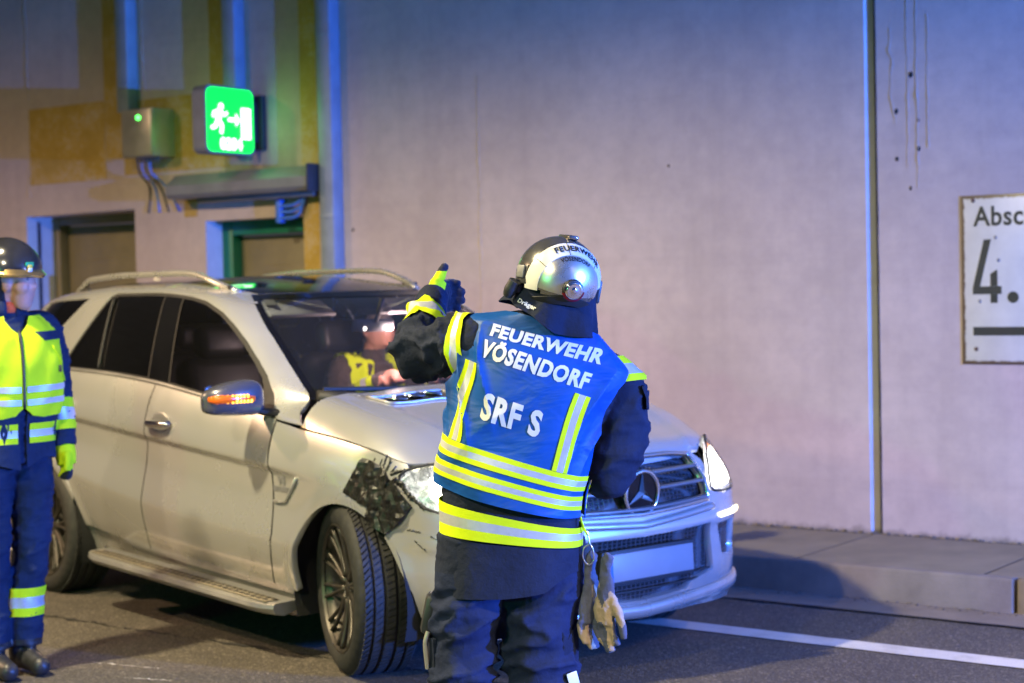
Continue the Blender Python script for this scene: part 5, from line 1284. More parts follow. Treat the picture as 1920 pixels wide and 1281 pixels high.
parts.append(limb([(-0.125, 0.0, 0.86), (-0.140, 0.0, 0.72), (-0.172, -0.005, 0.52), (-0.178, -0.015, 0.40), (-0.178, 0.01, 0.22), (-0.178, 0.015, 0.06)], [0.125, 0.122, 0.106, 0.098, 0.094, 0.096], 24))
parts.append(limb([(0.090, 0.0, 0.86), (0.084, 0.0, 0.72), (0.072, -0.01, 0.52), (0.066, -0.02, 0.40), (0.068, 0.01, 0.22), (0.07, 0.015, 0.06)], [0.128, 0.128, 0.118, 0.108, 0.102, 0.102], 24))
parts.append(limb([(0.138, 0.012, 1.50), (0.143, 0.014, 1.58), (0.147, 0.015, 1.66)], [0.068, 0.066, 0.085]))
parts.append(ball((-0.025, 0.0, 0.76), (0.205, 0.14, 0.10)))
def disp1(P, N):
    d = np.zeros(len(P))
    z = P[:, 2]; x = P[:, 0]
    legs = z < 0.715
    # trousers: slanting creases behind the knees and thighs
    A = np.array([[2.2, 0, 3.4], [0, 2.6, 0], [-3.2, 0, 7.5]]); q = tri_noise(P[legs], A, 3.1); d[legs] += 0.034 * (ridged(q, 0.22) - 0.40) * (0.4 + 0.6 * np.exp(-((z[legs] - 0.47) / 0.20) ** 2))
    A = np.array([[6, 0, 9], [0, 7, 0], [-7, 0, 17.0]]); q = tri_noise(P[legs], A, 8.1); d[legs] += 0.006 * (ridged(q, 0.3) - 0.45)
    # left sleeve: folds that run from the elbow to the armpit
    ls = (x < -0.12) & (z > 1.28)
    A = np.array([[7.0, 3, 5.0], [0, 3, 0], [2.0, 0, -3.0]]) * 1.5; q = tri_noise(P[ls], A, 1.7); d[ls] += 0.030 * (ridged(q, 0.26) - 0.4) * sstep(-0.10, -0.20, x[ls])
    rs_ = (x > 0.20) & (z < 1.36) & (z > 0.9)
    A = np.array([[3.0, 0, 6.0], [0, 3, 0], [-3.0, 0, 9.0]]); q = tri_noise(P[rs_], A, 5.7); d[rs_] += 0.018 * (ridged(q, 0.3) - 0.4)
    tor = (~legs) & (~ls) & (~rs_)
    A = np.array([[3.0, 0, 4.0], [0, 3, 0], [0.0, 0, 9.0]]); q = tri_noise(P[tor], A, 2.2); d[tor] += 0.007 * (ridged(q, 0.3) - 0.4)
    return d
b1 = fuse('body', parts, 0.0085, [M['navy'], M['boot'], M['trouser']], p1, lambda C: np.where(C[:, 2] < 0.10, 1, np.where(C[:, 2] < 0.75, 2, 0)), disp1, 5)
bv1 = bvh_of(b1)
# hem of the jacket stands proud of the trousers
def wr_hem(th, v): return 0.006 * np.sin(th * 5 + 1) + 0.004 * np.sin(th * 11)
sheet('jacket_hem', [(-PI * 0.995, -0.045), (-1.2, -0.03), (-0.6, -0.05), (0.0, -0.055), (0.5, -0.045), (1.1, 0.0), (1.8, 0.02), (PI * 0.995, -0.03), (PI * 0.995, 0.12), (-PI * 0.995, 0.12)], lambda t_, v_: T1(t_, np.maximum(v_, 0), 0.010) + np.stack([0 * v_, 0 * v_, np.minimum(v_, 0)], -1) + np.stack([0.012 * np.sin(5 * t_ + 0.5), 0 * t_, 0 * t_], -1) * np.clip((0.12 - v_) / 0.16, 0, 1)[:, None], M['navy'], p1, 0.05, (0, 0, 0.8), 0.006, stepv=0.02)
# reflective belt of the jacket
bands('reflective_belt', T1, -PI * 0.99, PI * 0.99, [0.128, 0.160, 0.192, 0.222], 0.0135, p1, FLW, (0, 0, 0.9))
# vest
def _crest(x, w): return np.exp(-(np.abs(((x / (2 * PI) + 0.5) % 1) - 0.5) / w) ** 1.3)
def wr1(th, v):
    th = np.asarray(th, float); v = np.asarray(v, float)
    warp = 0.35 * np.sin(th * 2.3 + v * 7) + 0.2 * np.sin(th * 5.1 - v * 13 + 1)
    # creases fanning out from the raised arm over the left of the back
    f = 0.021 * np.exp(-((v - 0.60) / 0.15) ** 2) * (_crest((th * 1.05 + 2.2 * (v - 0.60)) * 15 + warp * 2.5, 0.16) - 0.35) * sstep(-0.10, -0.62, th)
    # soft folds towards the lowered right arm, and drape above the tapes
    f += 0.020 * np.exp(-((v - 0.62) / 0.16) ** 2) * (_crest((th - 1.7 * (v - 0.5)) * 10 + 1.0 + warp * 2, 0.2) - 0.35) * sstep(0.30, 0.85, th)
    f += 0.011 * np.exp(-((v - 0.50) / 0.12) ** 2) * (_crest((th * 0.55 - 1.2 * (v - 0.5)) * 12 + 2.2 + warp * 2, 0.22) - 0.35)
    f += 0.0035 * np.sin(th * 4.0 + v * 11) + 0.0022 * np.sin(th * 7 - v * 17 + 2)
    f += 0.012 * np.clip((0.42 - v) / 0.15, 0, 1) * np.sin(th * 3.1 + 0.6)
    return f
TV = Torso(rings1, 2.5, wr1)
VO = 0.0225
BACK = [(-1.48, 0.272), (-0.8, 0.266), (0.0, 0.262), (0.8, 0.268), (1.42, 0.275), (1.44, 0.40), (1.40, 0.50), (1.26, 0.58), (1.17, 0.66), (1.20, 0.73), (1.38, 0.79), (1.62, 0.825), (1.72, 0.85), (1.60, 0.885), (0.9, 0.893), (0, 0.893), (-0.9, 0.893), (-1.60, 0.885), (-1.72, 0.85), (-1.60, 0.822), (-1.32, 0.79), (-1.16, 0.73), (-1.12, 0.66), (-1.20, 0.58), (-1.38, 0.50), (-1.46, 0.40)]
vest = sheet('vest', BACK, lambda t_, v_: TV(t_, v_, VO), M['vestblue'], p1, 0.026, (0.05, 0, 1.2), 0.004, stepv=0.007)
FRONT = [(1.60, 0.262), (PI, 0.25), (2 * PI - 1.60, 0.262), (2 * PI - 1.62, 0.45), (2 * PI - 1.85, 0.6), (2 * PI - 1.9, 0.72), (2 * PI - 1.72, 0.83), (2 * PI - 2.2, 0.87), (PI, 0.80), (2.2, 0.87), (1.75, 0.83), (1.9, 0.72), (1.85, 0.6), (1.62, 0.45)]
sheet('front_panel', FRONT, lambda t_, v_: TV(t_, v_, VO + 0.004), M['vestblue'], vest, 0.10, (0.05, 0, 1.2), 0.004, stepv=0.03)
for vv_ in ([0.305, 0.322, 0.341, 0.358], [0.378, 0.395, 0.415, 0.432]):
    bands('reflective_stripe', TV, -1.455, 1.425, vv_, VO + 0.0025, vest, FLW, (0.05, 0, 1.2), step=0.018, flat=True)
    bands('reflective_stripe', TV, 1.61, 2.6, vv_, VO + 0.007, vest, FLW, (0.05, 0, 1.2), step=0.03, flat=True)
MV = TV.uv(VO + 0.003)
for (ua, va, ub, vb) in ((-0.190, 0.668, -0.170, 0.4335), (0.160, 0.684, 0.150, 0.4335)):
    root = None
    for k, (w0, w1, mt) in enumerate(((-0.023, -0.0095, M['fluo']), (-0.0095, 0.0095, M['reflex']), (0.0095, 0.023, M['fluo']))):
        o = sheet('reflective_stripe' if root is None else ('reflective_strip' if k == 1 else 'edge_strip'), [(ub + w0, vb), (ub + w1, vb), (ua + w1, va), (ua + w0, va)], MV, mt, vest, 0.012, (0.05, 0, 1.2), 0.002); root = root or o
def vest_text(body, size, u, v, xs, bold, spacing, slope=0.0):
    tv, tf = text_geo(body, size, bold, xs, 0, spacing, 3); tv, tf = subdiv_geo(tv, tf, 0.010)
    P = TV.uv(VO + 0.0022)(tv[:, 0] + u, tv[:, 1] + v + slope * tv[:, 0])
    o = mobj('lettering', P, tf, M['print'], vest, smooth=True); return o
vest_text('FEUERWEHR', 0.066, 0.004, 0.812, 0.83, 0.0030, 1.08, 0.10); vest_text('VÖSENDORF', 0.080, 0.000, 0.724, 0.655, 0.0036, 1.10, 0.03); vest_text('SRF S', 0.106, -0.018, 0.558, 0.68, 0.0044, 1.10, 0.0)
# shoulder and cuff tapes
wrap_band('shoulder_tape', bv1, (-0.10, 0.03, 1.465), (-0.26, 0.12, 1.448), 0.16, [0.08, 0.17, 0.28, 0.36], FLW, 0.009, p1, 36)
wrap_band('shoulder_tape', bv1, (0.315, 0.035, 1.36), (0.335, 0.02, 1.17), 0.16, [-0.28, -0.14, 0.04, 0.16], FLW, 0.009, p1, 36)
wrap_band('cuff_tape', bv1, (-0.305, 0.22, 1.468), lwr, 0.12, [0.30, 0.44, 0.62, 0.76], FLW, 0.010, p1, 32)
cuff = limb([(-0.277, 0.365, 1.57), (-0.270, 0.405, 1.60), (-0.262, 0.43, 1.62)], [0.058, 0.056, 0.050], 20); mobj('cuff', *cuff, M['navy'], p1)
# raised gloved hand: thumb up, fingers to the right
wx, wy, wz = -0.262, 0.43, 1.615
hand_parts = [limb([(wx - 0.004, wy - 0.02, wz - 0.02), (wx + 0.012, wy + 0.03, wz + 0.008), (wx + 0.030, wy + 0.07, wz + 0.018)], [0.038, 0.044, 0.040], 16, (1.15, 0.72), 5, (0, 0, 1))]
glv = fuse('glove', hand_parts + [limb([(wx + 0.0, wy + 0.01, wz + 0.015), (wx + 0.006, wy + 0.012, wz + 0.045), (wx + 0.022, wy + 0.014, wz + 0.072), (wx + 0.034, wy + 0.016, wz + 0.098)], [0.026, 0.022, 0.0185, 0.0150], 12), ball((wx + 0.036, wy + 0.016, wz + 0.101), 0.0148)] +
           [g for k, (dz, ln, r) in enumerate(((0.044, 0.052, 0.0145), (0.015, 0.066, 0.0155), (-0.014, 0.064, 0.0150), (-0.041, 0.050, 0.0138))) for g in (limb([(wx + 0.026, wy + 0.062, wz + dz), (wx + 0.026 + ln * 0.55, wy + 0.082, wz + dz + 0.003), (wx + 0.026 + ln, wy + 0.080, wz + dz + 0.001)], [r + 0.001, r, r - 0.001], 12), ball((wx + 0.026 + ln, wy + 0.080, wz + dz + 0.001), r - 0.001))],
           0.0042, [M['glovedark'], M['fluo']], p1, lambda C: ((C[:, 0] < wx + 0.030 + 0.25 * (C[:, 2] - wz)) & (C[:, 1] < wy + 0.040) & (C[:, 2] < wz + 0.088) & (C[:, 2] > wz - 0.02 + 0.3 * (C[:, 0] - wx))) * 1, lambda P, N: 0.0025 * (ridged(tri_noise(P, np.eye(3) * 28, 2.0, 2), 0.3) - 0.4), 3)
# right hand below the belly, hidden behind the sleeve
rg = [limb([rwr, (0.20, 0.335, 1.01), (0.165, 0.36, 1.00)], [0.045, 0.046, 0.040], 14, (1.0, 0.7))] + [limb([(0.175, 0.35, 1.02 - 0.02 * k), (0.13, 0.365, 1.02 - 0.02 * k), (0.10, 0.345, 1.015 - 0.02 * k)], [0.013, 0.012, 0.011], 10) for k in range(4)] + [limb([(0.19, 0.33, 1.04), (0.16, 0.33, 1.055), (0.135, 0.335, 1.05)], [0.016, 0.014, 0.012], 10)]
fuse('glove', rg, 0.006, [M['glovedark']], p1, None, None, 3)
# sleeve pocket flap
sheet('sleeve_pocket', [(-0.05, -0.075), (0.05, -0.075), (0.05, 0.07), (-0.05, 0.07)], lambda a, b: np.stack([0.412 + 0.010 * np.cos(a * 30) - 0.006 * (b > 9) + 0.012 * np.sin(b * 22), 0.03 + a, 1.235 + b], -1), M['navy'], p1, 0.02, (0.3, 0.03, 1.2), 0.014)
sheet('pocket_flap', [(-0.055, -0.036), (0.055, -0.036), (0.055, 0.040), (-0.055, 0.040)], lambda a, b: np.stack([0.430 - 0.35 * np.maximum(b, 0) + 0.004 * np.sin(a * 40), 0.015 + a, 1.285 + b], -1), M['navy'], p1, 0.015, (0.3, 0.03, 1.2), 0.008)
# cargo pockets with strap and label
sheet('thigh_pocket', [(-0.05, -0.16), (0.06, -0.15), (0.062, 0.09), (0.018, 0.035), (-0.028, 0.09)], lambda a, b: np.stack([0.142 + a * 0.78, -0.098 + 0.35 * np.abs(a) + 0.65 * np.maximum(a, 0) - 0.006 * np.sin(b * 24) + 0 * b, 0.50 + b], -1), M['navy'], p1, 0.015, (0.1, 0.1, 0.5), 0.016)
boxo('label', (0.168, -0.094, 0.415), (0.036, 0.004, 0.040), M['print'], p1, 0.001, Matrix.Rotation(math.radians(-14), 3, 'Y') @ Matrix.Rotation(math.radians(25), 3, 'Z'))
boxo('pouch', (-0.275, 0.02, 0.61), (0.055, 0.10, 0.13), M['darkplastic'], p1, 0.018, Matrix.Rotation(math.radians(12), 3, 'Y'))
tubeo('strap', [(-0.285, -0.03, 0.56), (-0.295, -0.03, 0.52), (-0.290, -0.02, 0.44)], 0.008, M['steel'], p1, 8, smooth_n=4)
sheet('side_pocket', [(-0.06, -0.11), (0.06, -0.11), (0.06, 0.10), (-0.06, 0.10)], lambda a, b: np.stack([-0.287 + 0.02 * (a / 0.06) ** 2 - 0.03 * b, 0.01 + a, 0.44 + b], -1), M['navy'], p1, 0.02, (-0.1, 0, 0.5), 0.014)

# helmet: everything is laid out in angles round an axis that points backwards
hl = bpy.data.objects.new('helmet', None); link(hl, p1); hl.location = (0.148, 0.010, 1.668)
hl.rotation_euler = (Matrix.Rotation(math.radians(11), 3, 'Y') @ Matrix.Rotation(math.radians(19), 3, 'Z')).to_euler()
HR = np.array([0.130, 0.152, 0.134]); TILT = math.radians(-13)
def HM(rho, psi, off=0.0):
    """rho: angle from the rear axis, psi: clockwise from up (seen from behind)"""
    rho = np.asarray(rho, float); psi = np.asarray(psi, float)
    lx = np.sin(rho) * np.sin(psi); lz = np.sin(rho) * np.cos(psi); ly = -np.cos(rho)
    ct, st_ = math.cos(TILT), math.sin(TILT); y = ly * ct - lz * -st_ * -1; z = lz * ct + ly * -st_
    y = ly * ct + lz * st_; z = lz * ct - ly * st_
    D = np.stack([lx, y, z], -1); return D * (HR + off)
def hp(poly, off): return lambda a, b: HM(a, b, off)
def hmap(off):
    return lambda x, z: HM(np.hypot(x, z), np.arctan2(x, z), off)       # azimuthal plane coordinates (radians)
def ringpoly(r0, r1, a0, a1, n=30): return [(r0 * math.sin(a), r0 * math.cos(a)) for a in np.linspace(a0, a1, n)] + [(r1 * math.sin(a), r1 * math.cos(a)) for a in np.linspace(a1, a0, n)]
# the shell down to a rim line
shell_poly = []
bm = bmesh.new(); bmesh.ops.create_uvsphere(bm, u_segments=56, v_segments=36, radius=1)
bmesh.ops.transform(bm, matrix=Matrix.Diagonal((HR[0], HR[1], HR[2], 1)), verts=bm.verts[:])
kill = [v for v in bm.verts if v.co.z < -0.045 - 0.18 * max(0, -v.co.y - 0.03)]
bmesh.ops.delete(bm, geom=kill, context='VERTS'); bmobj('shell', bm, M['hdark'], hl, smooth=True)
d2 = math.radians
sheet('rear_cap', ringpoly(0.02, 0.86, -1.72, 1.72, 40)[40:] and [(0.83 * math.sin(a), 0.83 * math.cos(a)) for a in np.linspace(-1.75, 1.75, 40)], hmap(0.003), M['hchrome'], hl, 0.06, (0, 0, 0), 0.003)
wb_ = sheet('white_band', ringpoly(0.83, 1.20, -1.85, 1.50, 50), hmap(0.0045), M['hwhite'], hl, 0.06, (0, 0, 0), 0.0035)
for a in (-0.18, 0.78, -1.05): mobj('band_seam', *tube_geo(HM(np.linspace(0.83, 1.20, 8), np.full(8, a), 0.005), 0.0012, 5), M['darkplastic'], hl)
sheet('rubber_rim', ringpoly(0.22, 0.52, PI - 1.42, PI + 1.42, 40) if False else [(x, -0.16 - 0.36 * max(0.0, (abs(x) / 0.95)) ** 2.0) for x in np.linspace(-0.98, 0.98, 26)] + [(x, -0.37 - 0.40 * (abs(x) / 0.95) ** 2.0) for x in np.linspace(0.98, -0.98, 26)], hmap(0.006), M['rubber'], hl, 0.06, (0, 0, 0), 0.006)
def helmet_text(body, size, rho, psi0, xs, bold, sp, off, mat, par):
    tv, tf = text_geo(body, size, bold, xs, 0, sp, 3); tv, tf = subdiv_geo(tv, tf, 0.008)
    r = rho + tv[:, 1] / 0.135; ps = psi0 + tv[:, 0] / (0.135 * math.sin(rho)); mobj('lettering', HM(r, ps, off), tf, mat, par, smooth=False)
helmet_text('FEUERWEHR', 0.030, 1.015, 0.15, 0.92, 0.0011, 1.10, 0.0060, M['black'], hl); helmet_text('VÖSENDORF', 0.0195, 0.735, 0.02, 0.85, 0.0004, 1.08, 0.0042, M['black'], hl)
# rear lamp
c0 = HM(np.array([0.02]), np.array([0.0]), 0.0)[0]; nrm = c0 / np.linalg.norm(c0)
hm_ = hl.rotation_euler.to_matrix(); lm = bpy.data.objects.new('helmet_lamp', None); link(lm, p1); lm.location = hl.location + hm_ @ Vector(c0); lm.rotation_euler = (hm_ @ Vector(nrm)).to_track_quat('Z', 'Y').to_euler()
V, F = lathe_geo([(0.0, 0.010), (0.030, 0.010), (0.033, 0.006), (0.034, -0.006)], 32, 'z'); mobj('lamp_base', V, F, M['rubber'], lm)
V, F = lathe_geo([(0.0, 0.020), (0.008, 0.022), (0.012, 0.016), (0.022, 0.023), (0.028, 0.019), (0.030, 0.010)], 32, 'z'); mobj('lamp_lens', V, F, M['chrome'], lm)
M['redlens'] = simple('red_lens', (0.22, 0.006, 0.02), 0.2, 0, 0.2, 30)
V = []; F = []
for k in range(15):
    a = PI * (1.06 + 0.88 * k / 14)
    for r, h in ((0.029, 0.014), (0.036, 0.012), (0.036, 0.002)): V.append((r * math.cos(a), r * math.sin(a), h))
for k in range(14):
    for j in range(2): F.append((3 * k + j, 3 * k + j + 1, 3 * k + j + 4, 3 * k + j + 3))
mobj('red_ring', V, F, M['redlens'], lm)
# buckles and side lamps
boxo('side_buckle', (-0.122, -0.030, -0.005), (0.022, 0.055, 0.060), M['darkplastic'], hl, 0.006, Matrix.Rotation(0.3, 3, 'Z'))
boxo('buckle_slot', (-0.135, -0.030, 0.003), (0.010, 0.038, 0.040), M['greypaint'], hl, 0.004, Matrix.Rotation(0.3, 3, 'Z'))
tubeo('torch', [(-0.150, -0.035, -0.030), (-0.156, -0.02, -0.062), (-0.158, -0.01, -0.080)], [0.019, 0.021, 0.015], M['darkplastic'], hl, 14, smooth_n=3)
boxo('torch_mount', (-0.134, -0.01, -0.045), (0.030, 0.040, 0.045), M['darkplastic'], hl, 0.008)
boxo('side_buckle', (0.128, -0.020, -0.020), (0.018, 0.060, 0.075), M['darkplastic'], hl, 0.007); boxo('torch_mount', (0.128, 0.01, -0.075), (0.026, 0.05, 0.045), M['darkplastic'], hl, 0.008)
boxo('crest', (0.010, -0.01, 0.134), (0.035, 0.10, 0.014), M['hdark'], hl, 0.006)
tubeo('chin_strap', [(0.120, 0.0, -0.05), (0.105, 0.0, -0.10), (0.085, 0.02, -0.135)], 0.006, M['darkplastic'], hl, 6, smooth_n=4)
# neck guard
def neck(th, v):
    f = 1 + 0.16 * v * (_crest(th * 5 + 0.8 + 1.2 * v, 0.2) - 0.3) + 0.07 * v * np.sin(th * 8 + 2)
    a = (0.118 + 0.034 * v) * f; b = (0.112 + 0.018 * v) * f
    return np.stack([0.150 - 0.030 * v + a * np.sin(th), 0.012 - b * np.cos(th), 1.640 + 0.030 * np.sin(th) * -1 - 0.118 * v - 0.012 * v * np.cos(th * 3 + 0.5) - 0.030 * v * np.sin(th)], -1)
ngd = sheet('neck_guard', [(-2.3, 0), (2.3, 0), (2.3, 0.9), (1.4, 0.98), (0.6, 1.10), (0.1, 1.08), (-0.4, 0.86), (-1.2, 0.84), (-2.3, 0.8)], neck, M['navy'], p1, 0.10, (0.15, 0.01, 1.6), 0.004, stepv=0.08)
tv, tf = text_geo('Dräger', 0.020, 0.0006, 1.0, 0, 1.0, 3); P = neck(tv[:, 0] / 0.125 - 0.63, 0.66 - tv[:, 1] / 0.118); P[:, 1] -= 0.004; mobj('lettering', P, tf, M['print'], ngd, smooth=False)

# ------------------------------------------------------------------ work gloves hanging from the belt hook
gl = empty('work_gloves', (0.218, 5.33, 0.535), 0, 'tan and grey work gloves hanging from a hook at the belt', 'gloves')
def hang_glove(dx, dy, yaw, seed):
    r = random.Random(seed); g = []
    g.append(limb([(0, 0, 0.22), (0.004, 0, 0.16), (0.0, 0, 0.10), (0.0, 0, 0.05)], [0.016, 0.030, 0.036, 0.034], 16, (1.0, 0.5), 5, (1, 0, 0)))
    g.append(limb([(-0.004, 0, 0.20), (0.0, 0, 0.245), (0.012, 0.0, 0.27)], [0.018, 0.020, 0.017], 12, (1, 0.6), 4, (1, 0, 0)))
    for k, (x, L) in enumerate(((-0.027, 0.075), (-0.009, 0.095), (0.010, 0.092), (0.027, 0.070))):
        b = 0.022 + 0.012 * r.random(); g.append(limb([(x, 0, 0.06), (x + 0.004, 0.004, 0.06 - L * 0.5), (x + b, 0.004, 0.06 - L)], [0.0125, 0.0115, 0.0100], 10, (1, 0.85), 4, (1, 0, 0)))
    g.append(limb([(0.022, 0, 0.14), (0.052, -0.004, 0.09), (0.070, -0.004, 0.035), (0.074, -0.004, 0.015)], [0.016, 0.015, 0.012, 0.009], 10, (1, 0.8), 4))
    o = fuse('glove', g, 0.0045, [M['glovegrey'], M['glovetan']], gl, lambda C: ((tri_noise(C, np.array([[18, 6, 5], [0, 12, 0], [5, 0, 9]]), seed * 1.3, 2) > 0.22) | (C[:, 1] > 0.011)) * 1, lambda P, N: 0.004 * (ridged(tri_noise(P, np.eye(3) * 22, seed, 2), 0.3) - 0.4), 3)
    o.location = (dx, dy, 0); o.rotation_euler = (0, math.radians(4), yaw); return o
hang_glove(0.0, 0.0, 0.5, 1); hang_glove(0.046, -0.03, -0.5, 2)
tubeo('carabiner', [(0.012, -0.01, 0.30), (-0.008, -0.012, 0.285), (-0.010, -0.012, 0.255), (0.006, -0.012, 0.235), (0.022, -0.012, 0.25), (0.020, -0.012, 0.285), (0.012, -0.01, 0.30), (0.004, -0.008, 0.34)], 0.0032, M['chrome'], gl, 8, smooth_n=5)
tubeo('hook', [(0.004, -0.008, 0.33), (-0.006, -0.01, 0.35), (-0.012, -0.005, 0.37), (-0.020, 0.0, 0.40)], 0.004, M['fluo'], gl, 8, smooth_n=4)

# ------------------------------------------------------------------ the firefighter at the left edge
p2 = empty('person', (-2.21, 7.43, 0), 0, 'man in yellow high visibility vest and dark chrome helmet standing at the left edge', 'person')
rings2 = [(0.00, 0.0, 0.0, 0.93, 0, 222, 0.185, 0.125), (0.12, 0.0, 0.0, 1.05, 0, 222, 0.185, 0.125), (0.25, 0.0, 0.0, 1.18, 0, 222, 0.212, 0.145), (0.40, 0.0, 0.0, 1.33, 0, 222, 0.220, 0.145), (0.53, 0.0, 0.01, 1.46, 0, 222, 0.215, 0.130), (0.60, 0.0, 0.01, 1.525, 0, 222, 0.185, 0.095), (0.65, 0.005, 0.01, 1.565, 0, 222, 0.115, 0.08), (0.69, 0.01, 0.01, 1.60, 0, 222, 0.07, 0.068)]
T2 = Torso(rings2)
# front of this figure is towards the camera: his left arm is on the picture's right
ay = math.radians(42); rx_, ry_ = math.cos(ay), math.sin(ay)
def L2(a, f, z): return (a * rx_ + f * ry_, a * ry_ - f * rx_, z)          # a: to his left, f: forwards
parts = [T2.geo(40, 24)]
sh, el, wr_ = L2(0.185, 0.0, 1.50), L2(0.235, 0.01, 1.22), L2(0.235, 0.06, 0.985)
parts += [limb([L2(0.10, 0, 1.50), sh, L2(0.225, 0, 1.37), el], [0.08, 0.078, 0.072, 0.064]), ball(el, 0.064), limb([el, L2(0.238, 0.03, 1.10), wr_], [0.064, 0.060, 0.052])]
sh, el, w2 = L2(-0.185, 0.0, 1.50), L2(-0.235, 0.0, 1.22), L2(-0.235, 0.06, 0.985)
parts += [limb([L2(-0.10, 0, 1.50), sh, L2(-0.225, 0, 1.37), el], [0.08, 0.078, 0.072, 0.064]), limb([el, L2(-0.238, 0.03, 1.10), w2], [0.064, 0.060, 0.052])]
parts += [limb([L2(0.085, 0, 0.98), L2(0.095, 0.01, 0.80), L2(0.085, 0.02, 0.56), L2(0.06, 0.0, 0.34), L2(0.05, 0.0, 0.12)], [0.105, 0.098, 0.082, 0.078, 0.076], 22), limb([L2(-0.085, 0, 0.98), L2(-0.10, 0.01, 0.80), L2(-0.10, 0.02, 0.56), L2(-0.10, 0.0, 0.34), L2(-0.10, 0.0, 0.12)], [0.105, 0.098, 0.082, 0.078, 0.076], 22)]
for a in (0.048, -0.10): parts += [limb([L2(a, -0.05, 0.06), L2(a, 0.03, 0.065), L2(a, 0.15, 0.045)], [0.055, 0.056, 0.042], 16, (0.95, 0.95)), ball(L2(a, 0.15, 0.045), 0.043), limb([L2(a, -0.02, 0.20), L2(a, -0.015, 0.06)], [0.062, 0.06], 16)]
# head: turned to the picture's right
hc = np.array([0.030, -0.005, 1.700]); fa = math.radians(-16); fx, fy = math.cos(fa), math.sin(fa)       # facing direction
def H2(f, s_, u): return (hc[0] + f * fx - s_ * -fy * -1, hc[1] + f * fy + s_ * fx * -1, hc[2] + u)        # f forward, s_ to the camera side, u up
parts += [ball(H2(0.0, 0, 0.03), (0.092, 0.080, 0.105)), limb([H2(0.055, 0, 0.06), H2(0.068, 0, -0.01), H2(0.060, 0, -0.075), H2(0.048, 0, -0.098)], [0.058, 0.056, 0.046, 0.034], 16), limb([H2(-0.01, 0, -0.02), (0.012, 0.0, 1.62), (0.008, 0.005, 1.56)], [0.062, 0.056, 0.062], 16),
          limb([H2(0.098, 0, 0.035), H2(0.112, 0, 0.008), H2(0.122, 0, -0.010), H2(0.108, 0, -0.022)], [0.010, 0.013, 0.017, 0.010], 10), ball(H2(0.104, 0.018, -0.014), 0.010), ball(H2(0.104, -0.018, -0.014), 0.010),
          limb([H2(0.088, 0.042, 0.045), H2(0.102, 0.014, 0.048), H2(0.102, -0.014, 0.048), H2(0.088, -0.042, 0.045)], [0.011, 0.012, 0.012, 0.011], 10), limb([H2(0.086, 0.026, -0.045), H2(0.102, 0, -0.042), H2(0.086, -0.026, -0.045)], [0.006, 0.009, 0.006], 10), limb([H2(0.084, 0.024, -0.056), H2(0.099, 0, -0.056), H2(0.084, -0.024, -0.056)], [0.006, 0.009, 0.006], 10),
          ball(H2(0.078, 0, -0.090), (0.026, 0.026, 0.022)), ball(H2(0.058, 0.052, -0.012), (0.032, 0.024, 0.030)), ball(H2(0.058, -0.052, -0.012), (0.032, 0.024, 0.030)), ball(H2(-0.012, 0.080, 0.0), (0.020, 0.010, 0.032))]
def disp2(P, N):
    z = P[:, 2]; d = np.zeros(len(P)); cl = z < 1.56
    A = np.array([[5.0, 0, 6.0], [0, 5, 0], [-5.0, 0, 13.0]]); q = tri_noise(P[cl], A, 4.4); d[cl] = 0.012 * (ridged(q, 0.3) - 0.4) * np.where(z[cl] > 0.15, 1, 0.15)
    return d
def mat2(C):
    m = np.zeros(len(C)); m[C[:, 2] < 0.155] = 1; f = (C[:, 0] - hc[0]) * fx + (C[:, 1] - hc[1]) * fy; m[C[:, 2] > 1.58] = 3; m[(C[:, 2] > 1.585) & (f > 0.012)] = 2; return m
b2 = fuse('body', parts, 0.0075, [M['bluesuit'], M['boot'], M['skin'], M['navy']], p2, mat2, disp2, 3)
bv2 = bvh_of(b2)
th0 = PI                                                                  # front of the torso
def V2(off): return lambda t_, v_: T2(t_, v_, off + 0.004 * np.sin(t_ * 6 + v_ * 9) + 0.003 * np.sin(t_ * 11 - v_ * 21))
def vest_half(t0, t1):
    s_ = 1 if t1 > t0 else -1
    return [(t0, 0.235), (t0 + s_ * 0.10, 0.205), (t0 + s_ * 0.35, 0.195), (t1, 0.215), (t1, 0.40), (t1 + s_ * 0.02, 0.47), (t1 + s_ * 0.06, 0.53), (t1 + s_ * 0.14, 0.585), (t1 + s_ * 0.1, 0.61), (t1 - s_ * 0.3, 0.655), (t0 + s_ * 0.30, 0.648), (t0, 0.56)]
hv = sheet('vest', vest_half(PI + 0.012, PI + 1.75), V2(0.028), M['fluo'], p2, 0.08, (0, 0, 1.3), 0.006, stepv=0.018)
sheet('vest_front', vest_half(PI - 0.012, PI - 1.75), V2(0.028), M['fluo'], hv, 0.08, (0, 0, 1.3), 0.006, stepv=0.018)
sheet('vest_back', [(-1.40, 0.2), (1.40, 0.2), (1.40, 0.42), (1.15, 0.5), (1.2, 0.58), (1.4, 0.62), (0.6, 0.66), (-0.6, 0.66), (-1.4, 0.62), (-1.2, 0.58), (-1.15, 0.5), (-1.40, 0.42)], V2(0.026), M['fluo'], hv, 0.10, (0, 0, 1.3), 0.006, stepv=0.03)
for (a, b) in ((0.250, 0.274), (0.305, 0.330)):
    for (t0, t1) in ((PI + 0.03, PI + 1.70), (PI - 0.03, PI - 1.70)): sheet('reflective_strip', [(t0, a), (t1, a + 0.012), (t1, b + 0.012), (t0, b)], V2(0.0315), M['reflex'], hv, 0.08, (0, 0, 1.3), 0.002, stepv=0.012)
sheet('name_patch', [(PI - 0.38, 0.535), (PI - 1.15, 0.545), (PI - 1.15, 0.575), (PI - 0.32, 0.575)][::-1], V2(0.0315), M['bluesuit'], hv, 0.06, (0, 0, 1.3), 0.003, stepv=0.012) if False else None
